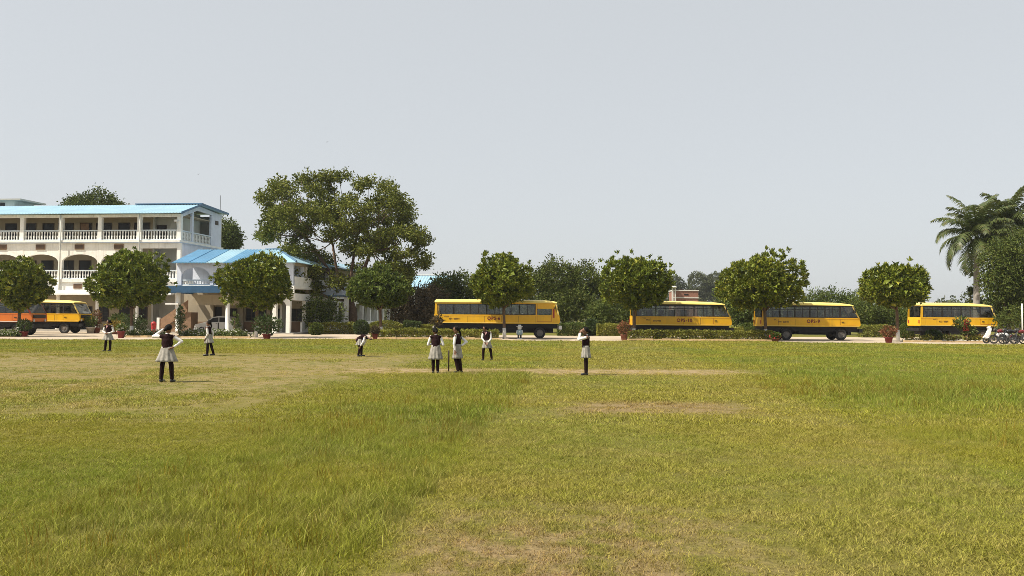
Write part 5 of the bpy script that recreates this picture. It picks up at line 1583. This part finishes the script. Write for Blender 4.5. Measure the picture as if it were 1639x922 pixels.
def motorcycle(label, x, d, rz, paint):
    """nose towards -x before turning"""
    t = thing('motorcycle', label, 'motorcycle', (x, d, 0), rz, 'motorcycles parked at the right edge')
    t.rotation_euler.x = R(-6)
    spoked(t, -.62, .30, .30); spoked(t, .62, .30, .30)
    MB().tube([(-.62, -.07, .30), (-.44, -.07, .85), (-.38, -.07, 1.0)], [.025] * 3, 6).tube([(-.62, .07, .30), (-.44, .07, .85), (-.38, .07, 1.0)], [.025] * 3, 6).build('fork', 'chrome', t)
    MB().tube([(-.42, 0, .86), (-.1, 0, .5), (.15, 0, .42), (.62, 0, .30)], [.03] * 4, 6).tube([(-.42, 0, .86), (.1, 0, .74), (.7, 0, .80)], [.03] * 3, 6).build('frame', 'bike_black', t)
    MB().ball((-.16, 0, .84), .27, .13, .12, 14, 8).build('tank', paint, t, True)
    MB().ball((.32, 0, .83), .38, .12, .065, 12, 6).build('seat', 'seat_dark', t, True)
    MB().box(-.22, .12, -.13, .13, .30, .58).ball((-.1, 0, .58), .12, .11, .12, 10, 6).build('engine', 'metal_dull', t)
    MB().tube([(-.18, -.14, .42), (0, -.17, .25), (.7, -.18, .33)], [.03, .04, .05], 8).build('exhaust', 'chrome', t, True)
    MB().tube([(-.34, -.34, 1.04), (-.42, -.15, 1.03), (-.42, .15, 1.03), (-.34, .34, 1.04)], [.018] * 4, 6).build('handlebar', 'chrome', t)
    MB().ball((-.52, 0, .92), .1, .1, .1, 12, 8).build('headlight', 'metal_dull', t, True)
    for s in (-1, 1):
        MB().tube([(-.38, s * .25, 1.03), (-.42, s * .32, 1.2)], [.008, .008], 5).ball((-.42, s * .32, 1.22), .02, .06, .045, 8, 5).build('mirror', 'bike_black', t)
    for xc in (-.62, .62):
        g = MB(); pts = []
        for i in range(9):
            a = R(30 + i * 15); pts.append((xc + .335 * math.cos(a), .30 + .335 * math.sin(a)))
        for (xa, za), (xb, zb) in zip(pts, pts[1:]):
            g.add([(xa, -.06, za), (xb, -.06, zb), (xb, .06, zb), (xa, .06, za)], [(0, 1, 2, 3)])
        g.build('mudguard', paint, t)
    MB().box(.72, .80, -.08, .08, .70, .78).build('tail_lamp', 'bus_red', t)
    MB().tube([(.05, -.1, .3), (.1, -.32, .02)], [.015, .015], 5).build('side_stand', 'bike_black', t)
    return t

def scooter(label, x, d, rz):
    t = thing('scooter', label, 'scooter', (x, d, 0), rz)
    t.rotation_euler.x = R(-7)
    spoked(t, -.62, .23, .23, .1); spoked(t, .60, .23, .23, .1)
    MB().prism([(-.78, .40), (-.66, .52), (-.42, .98), (-.32, 1.02), (-.30, .94), (-.48, .35), (-.60, .33)], -.19, .19).build('apron', 'scooter_white', t)
    MB().ball((-.62, 0, .42), .2, .09, .12, 12, 8).build('front_mudguard', 'scooter_white', t, True)
    MB().box(-.48, .12, -.17, .17, .26, .33).build('footboard', 'bike_black', t)
    MB().ball((.42, 0, .55), .42, .19, .24, 14, 8).build('rear_body', 'scooter_white', t, True)
    MB().ball((.36, 0, .78), .38, .15, .07, 12, 6).build('seat', 'seat_dark', t, True)
    MB().ball((-.38, 0, 1.06), .14, .15, .10, 12, 8).build('headstock', 'scooter_white', t, True)
    MB().ball((-.50, 0, 1.05), .04, .09, .06, 10, 6).build('headlight', 'lamp_lens', t, True)
    MB().tube([(-.26, -.34, 1.08), (-.34, -.12, 1.06), (-.34, .12, 1.06), (-.26, .34, 1.08)], [.02] * 4, 6).build('handlebar', 'bike_black', t)
    for s in (-1, 1):
        MB().tube([(-.3, s * .24, 1.07), (-.33, s * .3, 1.24)], [.008, .008], 5).ball((-.33, s * .3, 1.26), .02, .06, .045, 8, 5).build('mirror', 'bike_black', t)
    MB().tube([(.2, -.16, .26), (.75, -.18, .32)], [.04, .05], 8).build('exhaust', 'metal_dull', t, True)
scooter('white scooter, first in the row of parked two-wheelers', gx(1594, 56.8), 56.8, R(-8))
motorcycle('maroon motorcycle beside the white scooter', gx(1606, 56.2), 56.2, R(-6), 'bike_maroon')
motorcycle('black motorcycle with silver tank trim, third in the parked row', gx(1621, 55.6), 55.6, R(-9), 'bike_black')
motorcycle('dark maroon motorcycle cut by the right edge of the picture', gx(1640, 55.0), 55.0, R(-5), 'bike_maroon')

pole = MB().tube([(0, 0, -.05), (0, 0, zz(1636, 486, 60))], [.045, .045], 10).build('white_pole', 'pole_white', None, True, (gx(1636, 60), 60, 0))
tag(pole, 'slim white pole above the motorcycles at the right edge', 'pole')

def figurine():
    d = 61.8
    t = thing('garden_figurine', 'small white painted garden figure with hat before the bus OPS-6', 'figurine', (gx(832, d), d, 0))
    MB().lathe([(.18, 0), (.20, .02), (.20, .05), (.16, .06)], 14).build('base', 'figure_white', t)
    for s in (-1, 1):
        MB().tube([(s * .09, 0, .05), (s * .08, 0, .3)], [.06, .07], 10).build('leg', 'figure_dark', t, True)
    MB().lathe([(.08, .26), (.2, .3), (.23, .42), (.2, .56), (.15, .66), (.06, .70)], 18).build('body', 'figure_teal', t, True)
    MB().ball((0, -.16, .5), .08, .06, .1, 10, 6).build('bib', 'figure_white', t, True)
    for s in (-1, 1):
        MB().capsule((s * .17, 0, .62), (s * .22, -.06, .42), .05, .045).build('arm', 'figure_white', t, True)
    MB().ball((0, 0, .80), .15, .14, .13, 14, 10).build('head', 'figure_white', t, True)
    MB().lathe([(.24, .88), (.25, .90), (.13, .92), (.11, 1.0), (.09, 1.03), (.01, 1.035)], 16).build('hat', 'figure_white', t, True)
figurine()

stump = MB().lathe([(.022, -.03), (.022, .60), (.018, .62), (.006, .63)], 10).build('cricket_stump', 'dark_wood', None, True, (gx(719, gd(719, 594.5)), gd(719, 594.5), 0))
tag(stump, 'dark wooden cricket stump upright beside the girl with hand on hip', 'stump')

for (px, py, d, s, lab) in ((520, 226, 150, .55, 'tiny dark bird in the open sky, upper one'), (314, 278, 160, .5, 'tiny dark bird in the sky above the school roof, lower one')):
    b = MB().capsule((-.2, 0, 0), (.18, 0, .02), .06, .03, 6)
    b.add([(-.05, 0, .03), (.1, 0, .03), (.02, -.55, .16), (-.05, 0, .035), (.1, 0, .035), (.02, .55, .16)], [(0, 1, 2), (3, 5, 4)])
    o = b.xf(Matrix.Rotation(R(60), 4, 'Z') @ Matrix.Scale(s * 1.4, 4)).build('bird', 'bird_dark', None, False, (gx(px, d), d, zz(px, py, d)))
    tag(o, lab, 'bird', 'birds in the sky')

# ================================================================== PEOPLE (schoolgirls in uniform); joints given in the view frame: x right, y away, z up, for a height of 1.40 m
def remesh(o, vox, smooth=4):
    m = o.modifiers.new('skin', 'REMESH'); m.mode = 'VOXEL'; m.voxel_size = vox; m.use_smooth_shade = True
    if smooth:
        s = o.modifiers.new('soft', 'SMOOTH'); s.iterations = smooth; s.factor = 0.5
    return o

def V3(*a): return Vector(a)

def hand(mb, wrist, direction, s, side):
    """palm, four bent fingers of different lengths and a thumb leaving the palm's side"""
    d = Vector(direction).normalized()
    a = d.cross(Vector((0, 0, 1)))
    if a.length < .2: a = d.cross(Vector((0, 1, 0)))
    a.normalize(); n = a.cross(d).normalized()
    palm = wrist + d * .045 * s
    mb.capsule(wrist, palm + a * .012 * s, .021 * s, .024 * s, 8); mb.capsule(wrist, palm - a * .012 * s, .021 * s, .024 * s, 8)
    for i, (off, L) in enumerate(((-.027, .056), (-.009, .066), (.009, .062), (.026, .048))):
        k = palm + a * off * s + d * .012 * s
        j = k + d * L * .5 * s - n * .006 * s
        mb.capsule(k, j, .0095 * s, .009 * s, 6); mb.capsule(j, j + (d * .8 - n * .6).normalized() * L * .5 * s, .009 * s, .0075 * s, 6)
    b = wrist + d * .018 * s + a * side * .022 * s
    j = b + (d * .6 + a * side * .8).normalized() * .03 * s
    mb.capsule(b, j, .011 * s, .010 * s, 6); mb.capsule(j, j + (d * .95 + a * side * .3).normalized() * .026 * s, .010 * s, .008 * s, 6)

def person(label, px, py, H, pose, face, head_dir=None, skirt=(0.105, 0.20, 0.84, 0.47), bun='bun', sleeves=1.0, hemf=.28):
    """face: body facing angle in degrees (0 = towards the camera, 90 = picture right, 180 = away, -90 = picture left)"""
    d = gd(px, py); s = H / 1.40
    t = thing('person', label, 'person', (gx(px, d), d, 0), 0, 'schoolgirls on the playing field')
    J = {k: Vector(v) * s for k, v in pose.items()}
    fa = R(face); fd = Vector((math.sin(fa), -math.cos(fa), 0)); sd_ = Vector((fd.y, -fd.x, 0))   # facing and sideways vectors
    ha = R(face if head_dir is None else head_dir); hd = Vector((math.sin(ha), -math.cos(ha), 0)); hs_ = Vector((hd.y, -hd.x, 0))
    pel, chest, neck, head = J['pel'], J['chest'], J['neck'], J['head']
    up = (neck - pel).normalized()
    hu = (head - neck).normalized()
    sl, sr, hl, hr = J['sl'], J['sr'], J['hl'], J['hr']
    # ---- body
    b = MB()
    b.capsule(hl.lerp(pel, .2), hr.lerp(pel, .2), .068 * s, .068 * s); b.capsule(pel, chest, .10 * s, .105 * s)
    b.capsule(sl, sr, .052 * s, .052 * s); b.capsule(chest, (sl + sr) / 2 - up * .04 * s, .105 * s, .085 * s)
    b.capsule((sl + sr) / 2 + up * .01 * s, head - hu * .03 * s, .043 * s, .04 * s)
    for q in ('l', 'r'):
        b.capsule(J['h' + q], J['k' + q], .066 * s, .052 * s); b.capsule(J['k' + q], J['a' + q], .05 * s, .034 * s)
        b.capsule(J['s' + q], J['e' + q], .042 * s, .034 * s); b.capsule(J['e' + q], J['w' + q], .033 * s, .023 * s)
        hand(b, J['w' + q], J.get('hd' + q, (J['w' + q] - J['e' + q])), s, 1 if q == 'l' else -1)
        f0 = J['a' + q]; b.capsule(f0 - up * 0 - Vector((0, 0, .02 * s)), f0 + fd * .11 * s - Vector((0, 0, .03 * s)), .032 * s, .026 * s)
    # head: skull, jaw, nose, lips, ears
    def hp(x, y, z): return head + hs_ * x * s + hd * y * s + hu * z * s
    M = Matrix((hs_, hd, hu)).transposed()
    for c, r in (((0, -.008, .02), (.074, .09, .092)), ((0, .022, -.045), (.056, .06, .062))):
        e = MB().ball((0, 0, 0), *r, 14, 10); e.v = [tuple(head + (M @ (Vector(p) + Vector(c))) * s) for p in e.v]; b.add(e.v, e.f)
    b.capsule(hp(0, .078, .012), hp(0, .095, -.022), .010 * s, .014 * s, 6)
    b.capsule(hp(-.018, .074, -.058), hp(.018, .074, -.058), .010 * s, .010 * s, 6)
    for q in (-1, 1):
        b.capsule(hp(q * .074, -.01, .015), hp(q * .076, -.008, -.018), .014 * s, .011 * s, 6)
    remesh(b.build('body', 'skin', t, True), .0085, 2)
    for q in (-1, 1):
        MB().ball(tuple(hp(q * .03, .072, .012)), .012 * s, .012 * s, .010 * s, 8, 6).build('eye', 'eye', t, True)
    # ---- hair
    h = MB()
    e = MB().ball((0, 0, 0), .086, .096, .100, 14, 10)
    e.v = [tuple(head + (M @ (Vector((p[0], min(p[1], .052 + .25 * max(0, p[2] - .02)), max(p[2], -.055))) + Vector((0, -.018, .03)))) * s) for p in e.v]
    h.add(e.v, e.f)
    if bun == 'bun':
        h.capsule(hp(0, -.10, .0), hp(0, -.125, -.01), .045 * s, .04 * s)
    else:
        h.capsule(hp(0, -.09, -.02), hp(0, -.11, -.10), .035 * s, .03 * s); h.capsule(hp(0, -.11, -.10), hp(0, -.10, -.26), .03 * s, .014 * s)
    remesh(h.build('hair', 'hair', t, True), .012, 1)
    # ---- trousers
    l = MB()
    l.capsule(hl.lerp(pel, .2), hr.lerp(pel, .2), .076 * s, .076 * s)
    for q in ('l', 'r'):
        an = J['a' + q] + (J['k' + q] - J['a' + q]) * .10
        l.capsule(J['h' + q], J['k' + q], .072 * s, .062 * s); l.capsule(J['k' + q], an, .066 * s, .052 * s)
    remesh(l.build('trousers', 'trouser_maroon', t, True), .013, 2)
    for q in ('l', 'r'):
        f0 = J['a' + q]
        k = MB().capsule(f0 - fd * .02 * s - Vector((0, 0, .025 * s)), f0 + fd * .12 * s - Vector((0, 0, .034 * s)), .040 * s, .033 * s)
        k.v = [(x, y, max(0.0, z)) for x, y, z in k.v]
        k.build('shoe', 'shoe_black', t, True)
    # ---- shirt sleeves and collar, waistcoat
    w = MB()
    w.capsule(sl, sr, .047 * s, .047 * s)
    for q in ('l', 'r'):
        w.capsule(J['s' + q], J['e' + q], .053 * s, .045 * s)
        w.capsule(J['e' + q], J['e' + q].lerp(J['w' + q], .82 * sleeves), .043 * s, .033 * s)
    w.capsule((sl + sr) / 2 + up * .045 * s, (sl + sr) / 2, .052 * s, .075 * s)
    remesh(w.build('shirt', 'shirt_white', t, True), .013, 2)
    v = MB()
    v.capsule(pel + up * .09 * s, chest, .124 * s, .126 * s)
    v.capsule(pel + up * .07 * s + sd_ * .02 * s, chest, .118 * s, .12 * s); v.capsule(pel + up * .07 * s - sd_ * .02 * s, chest, .118 * s, .12 * s)
    ins = .80
    mid = (sl + sr) / 2
    for off in (-.028, .028):
        v.capsule(mid + (sl - mid) * ins + fd * off * s + up * .004 * s, mid + (sr - mid) * ins + fd * off * s + up * .004 * s, .054 * s, .054 * s)
    v.capsule(chest + sd_ * .045 * s, mid + sd_ * .05 * s - up * .05 * s, .11 * s, .085 * s); v.capsule(chest - sd_ * .045 * s, mid - sd_ * .05 * s - up * .05 * s, .11 * s, .085 * s)
    v.capsule(chest, mid - up * .02 * s, .122 * s, .100 * s)
    remesh(v.build('waistcoat', 'vest_maroon', t, True), .014, 2)
    # collar opening with scarf, at the front of the chest
    cl = MB(); c0 = mid + fd * .085 * s + up * .025 * s
    cl.capsule(c0 + sd_ * .035 * s, c0 - up * .10 * s + fd * .035 * s, .016 * s, .010 * s, 6); cl.capsule(c0 - sd_ * .035 * s, c0 - up * .10 * s + fd * .035 * s, .016 * s, .010 * s, 6)
    cl.build('collar', 'scarf_pink', t, True)
    # ---- kameez skirt: pleated flare hung from the waist along the line hips -> knees
    r0, r1, z0, z1 = skirt
    r0 = .118
    waist = pel + up * .10 * s
    hem = ((J['kl'] + J['kr']) / 2).lerp(pel, hemf)
    ax = (waist - hem); ln = ax.length; ax.normalize()
    prof = []
    for i in range(9):
        f = i / 8
        prof.append((r1 + (r0 - r1) * f ** 0.9, f))
    k = MB().lathe([(r * s, f) for r, f in prof], 60, wave=(0.11, 11, lambda f: 1 - f))
    xa = sd_ - ax * sd_.dot(ax); xa.normalize(); ya = ax.cross(xa)
    k.v = [tuple(hem + xa * x * 1.12 + ya * y * .86 + ax * z * ln) for x, y, z in k.v]
    k.f = k.f[:-2]
    o = k.build('kameez', 'kameez_stripe', t, True)
    so = o.modifiers.new('cloth', 'SOLIDIFY'); so.thickness = 0.006
    return t

def stand(hips=.09, feet=.10, dx=0.0, foot=None, **kw):
    p = dict(pel=(dx, 0, .76), chest=(dx, 0, .96), neck=(dx, 0, 1.14), head=(dx, 0, 1.275), sl=(dx - .15, 0, 1.10), sr=(dx + .15, 0, 1.10),
             hl=(dx - .05, 0, .72), hr=(dx + .05, 0, .72), kl=(dx * .6 - (hips + feet) / 2, 0, .40), kr=(dx * .6 + (hips + feet) / 2, 0, .40), al=(-feet, 0, .065), ar=(feet, 0, .065),
             el=(dx - .21, .02, .86), er=(dx + .21, .02, .86), wl=(dx - .20, -.05, .66), wr=(dx + .20, -.05, .66))
    p.update(kw)
    return p

# back view, one hand raised to the brow, the other on the hip
person('girl seen from behind shading her eyes, nearest to the camera', 269, 611.5, 1.41, stand(feet=.13, head=(.02, .01, 1.275), el=(-.34, .02, 1.10), wl=(-.10, .10, 1.30), hdl=(.6, .2, .1), er=(.33, .04, .98), wr=(.17, -.07, .84), hdr=(-.8, -.2, -.2)), 175, 165, (0.115, .225, 0, 0))
# facing left, hands joined before the waist
person('girl with hands joined, farthest left on the grass', 174, 562.5, 1.40, stand(feet=.11, dx=.02, el=(-.20, -.02, .88), wl=(-.03, -.15, .80), hdl=(.6, -.2, 0), er=(.25, 0, .88), wr=(.06, -.16, .79), hdr=(-.7, -.2, 0)), -15, -55, (.105, .23, 0, 0))
# side view walking left, weight back
person('girl in side view walking before the parked silver car', 336, 569.5, 1.42, stand(dx=-.03, sl=(-.05, -.13, 1.10), sr=(-.02, .13, 1.10), hl=(-.03, -.07, .72), hr=(-.01, .07, .72), kl=(-.03, -.06, .40), kr=(.06, .07, .40), al=(-.05, -.06, .065), ar=(.16, .07, .075), el=(.0, -.17, .87), wl=(-.10, -.15, .68), er=(.09, .16, .88), wr=(.06, .17, .68)), -80, -95, (.10, .20, 0, 0), bun='tail')
# stooping to the right, hands on knees
person('girl bending forward with hands on her knees', 577, 570.5, 1.36, dict(pel=(-.10, 0, .70), chest=(.12, 0, .80), neck=(.29, 0, .80), head=(.40, -.03, .745), sl=(.22, -.13, .80), sr=(.23, .13, .80), hl=(-.09, -.07, .66), hr=(-.09, .07, .66),
       kl=(.02, -.08, .38), kr=(.05, .08, .38), al=(-.05, -.08, .065), ar=(.05, .08, .065), el=(.16, -.19, .60), wl=(.04, -.17, .42), er=(.19, .19, .60), wr=(.08, .17, .42), hdl=(-.2, .1, -.5), hdr=(-.2, -.1, -.5)), 90, 90, (.13, .20, 0, 0))
# back view, arms folded in front
person('girl seen from behind with folded arms left of the stump', 698, 597.0, 1.32, stand(feet=.07, hips=.07, head=(-.02, 0, 1.275), el=(-.23, -.01, .87), wl=(-.12, .15, .88), hdl=(.7, .1, 0), er=(.23, -.01, .87), wr=(.12, .15, .88), hdr=(-.7, .1, 0)), 178, 200, (.125, .195, 0, 0), hemf=.06)
# three-quarter view facing left, hand on hip, legs together
person('girl facing left with hand on hip right of the stump', 735, 597.0, 1.36, stand(feet=.05, hips=.06, dx=-.05, head=(-.08, -.02, 1.275), sl=(-.10, -.12, 1.10), sr=(.0, .12, 1.10), el=(-.13, -.18, .87), wl=(-.10, -.20, .66), er=(.22, .12, .92), wr=(.06, -.03, .80), hdr=(-.7, -.2, -.1), al=(-.01, -.05, .065), ar=(.07, .05, .065)), -60, -80, (.10, .165, 0, 0), bun='tail', hemf=.10)
# wide stance, leaning, arms low
person('girl in a wide stance holding her hands low, farther right', 781, 576.5, 1.30, stand(feet=.17, hips=.12, dx=-.04, pel=(-.02, 0, .72), head=(-.11, -.03, 1.255), neck=(-.08, 0, 1.12), chest=(-.05, 0, .94), el=(-.22, -.05, .88), wl=(-.10, -.16, .72), hdl=(.3, -.2, -.5), er=(.14, -.04, .86), wr=(.0, -.17, .70), hdr=(-.3, -.2, -.5)), -20, -60, (.12, .19, 0, 0))
# side view facing left, both forearms raised to the face
person('girl in side view raising both hands to her face, standing alone', 938, 600.5, 1.36, stand(feet=.03, hips=.04, dx=.0, head=(-.015, 0, 1.275), sl=(.02, -.13, 1.10), sr=(.02, .13, 1.10), hl=(.0, -.06, .72), hr=(.0, .06, .72), kl=(.0, -.05, .40), kr=(.01, .05, .40), al=(.0, -.05, .065), ar=(.02, .05, .065), el=(-.20, -.15, 1.04), wl=(-.16, -.10, 1.24), hdl=(.3, .1, .6), er=(-.20, .13, 1.04), wr=(-.17, .08, 1.24), hdr=(.3, -.1, .6)), -90, -90, (.10, .165, 0, 0))

# ================================================================== FAR WOODLAND: one low mass along the horizon
def far_woodland():
    rng = np.random.default_rng(8)
    nc = 5200
    x = rng.uniform(-330, 330, nc); y = 205 + rng.uniform(-12, 30, nc) + 40 * (vnoise(x, x * 0, .01, 2) - .5)
    h = 2.6 + 3.0 * vnoise(x, y * 0, .06, 3) + 1.6 * vnoise(x, y * 0, .25, 4) + np.where((x < -75) | (x > 115), 3.0, 0)
    c = np.stack([x, y, h * rng.uniform(0, 1, nc)], 1)
    k = 11
    P = np.repeat(c, k, 0) + rng.normal(size=(nc * k, 3)) * np.array([1.2, 1.0, .6]); P[:, 2] = np.maximum(P[:, 2], .1)
    o = link('far_woodland', leaves_mesh('far_woodland', P, rng.normal(size=(nc * k, 3)), rng.uniform(.6, 1.2, nc * k), .7, 'leaf_far', rng))
    tag(o, 'low belt of far trees along the horizon', 'woodland', kind='stuff')
far_woodland()

# ================================================================== HAZE: the dusty winter air
def haze():
    o = MB().box(-3050, 3050, -450, 4550, -1.0, 34.0).build('haze', 'bird_dark')
    m = bpy.data.materials.new('haze_air'); m.use_nodes = True; m.node_tree.nodes.clear()
    t = NT(m.node_tree)
    out = t.n('ShaderNodeOutputMaterial'); v = t.n('ShaderNodeVolumePrincipled')
    v.inputs['Color'].default_value = (0.86, 0.89, 0.94, 1)
    v.inputs['Density'].default_value = 0.0002
    v.inputs['Anisotropy'].default_value = 0.2
    t.put(out.inputs['Volume'], v.outputs[0])
    o.data.materials.clear(); o.data.materials.append(m)
    tag(o, 'thin pale haze lying over the whole field', kind='stuff')
haze()
